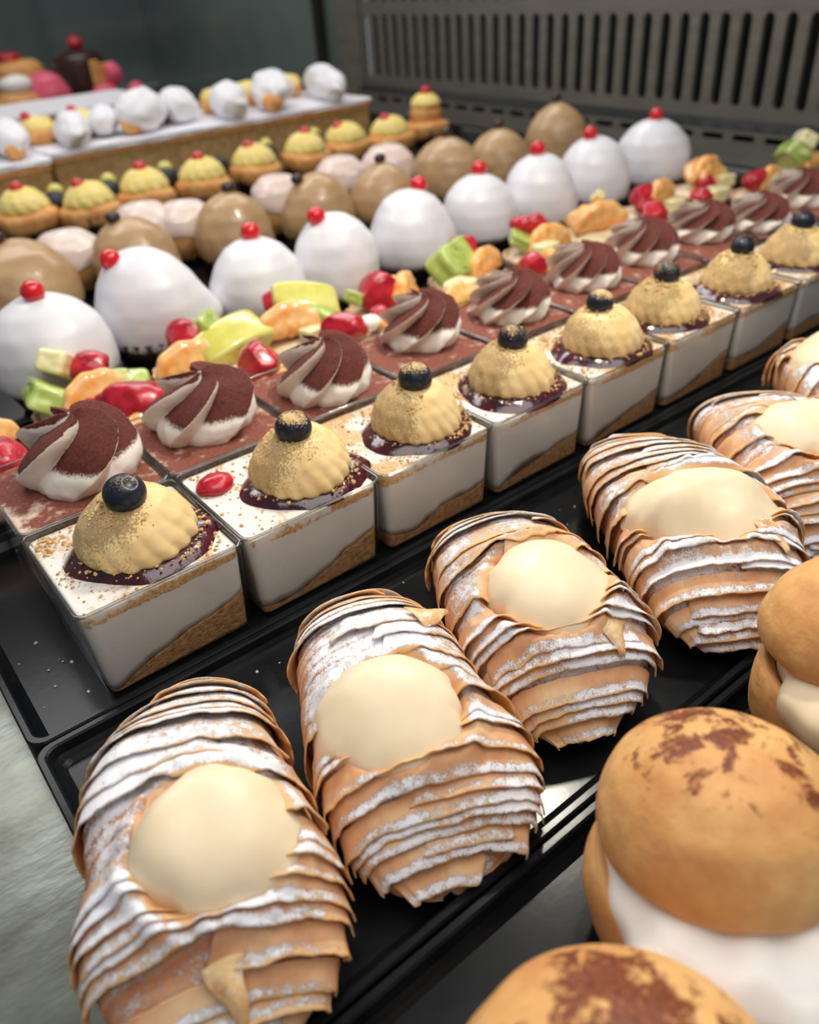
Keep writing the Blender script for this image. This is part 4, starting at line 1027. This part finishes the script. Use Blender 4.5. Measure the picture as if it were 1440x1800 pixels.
choux_bun(7.45, -16.0, 2.45, 'large choux bun with cocoa splotches on its lid and thick white cream, lower right', 11, cocoa=.27)
choux_bun(1.9, -18.15, 2.65, 'choux bun at the bottom edge, only its cocoa dusted lid showing', 12, cocoa=.24)
choux_bun(14.7, -15.2, 2.3, 'choux bun at right edge with yellowish custard and dark paper case', 13, cream='custard', cocoa=.0)

# sugar and crumbs scattered on the trays
rnd = random.Random(5); pts = []
for _ in range(150):
    x = rnd.uniform(-1.5, 30); y = rnd.uniform(-11.0, -1.3); pts.append((x, y, .02))
o = crumbs(None, pts, 9, .012, .045, 'sugar', 'sugar_specks'); tag(o, 'white sugar specks scattered on the black pastry tray', 'sugar')
pts = [(rnd.uniform(-1.6, .0), rnd.uniform(.2, 5), .02) for _ in range(10)]
o = crumbs(None, pts, 12, .02, .07, 'sugar', 'cream_specks'); tag(o, 'pale specks on the tray left of the first cheesecake cup', 'crumbs')

# ------------------------------------------------------------------ lights
def area(name, loc, rot, sx, sy, power, col):
    l = bpy.data.lights.new(name, 'AREA'); l.shape = 'RECTANGLE'; l.size = sx * CM; l.size_y = sy * CM; l.energy = power; l.color = col
    o = bpy.data.objects.new(name, l); link(o); o.location = [c * CM for c in loc]; o.rotation_euler = [math.radians(a) for a in rot]; return o
area('case_light_strip', (40, 58, 56), (-18, 0, 0), 100, 16, 3.6, (1, .98, .97))
area('case_ceiling_panel', (18, -16, 62), (0, 0, 0), 70, 42, 3.2, (1, .965, .93))
area('fill_light_far', (40, 122, 50), (0, 0, 0), 50, 16, 1.3, (1, .97, .93))  # added fill to brighten the dark far pastries, no known lamp
area('fill_light_front', (-5, -62, 56), (42, 0, 0), 80, 30, .5, (1, .86, .72))  # added warm fill from behind the camera, stands for no known lamp
l = bpy.data.lights.new('lamp_spot', 'AREA'); l.shape = 'DISK'; l.size = .03; l.energy = 1.3; l.color = (1, .95, .8)
o = bpy.data.objects.new('lamp_spot', l); link(o); o.location = (.298, .082, .41)
o.rotation_euler = (Vector((.075, -.111, 0)) - o.location).to_track_quat('-Z', 'Y').to_euler()

w = bpy.data.worlds.new('World'); scene.world = w; w.use_nodes = True
w.node_tree.nodes['Background'].inputs[0].default_value = (.78, .82, .9, 1)
w.node_tree.nodes['Background'].inputs[1].default_value = .28

# ------------------------------------------------------------------ camera
cam = bpy.data.cameras.new('Camera'); co = bpy.data.objects.new('Camera', cam); link(co)
co.location = (-.02375, -.1963, .1826)
co.rotation_euler = (0.969297, 0.0623548, -0.671896)
cam.sensor_fit = 'VERTICAL'; cam.sensor_height = 24; cam.lens = 24 * 1408.16 / 1800
cam.clip_start = .005; cam.clip_end = 20
cam.dof.use_dof = True; cam.dof.focus_distance = .235; cam.dof.aperture_fstop = 7.5
scene.camera = co
scene.view_settings.view_transform = 'Standard'; scene.view_settings.look = 'None'
scene.view_settings.exposure = -0.12; scene.view_settings.gamma = 1; scene.view_settings.use_curve_mapping = False
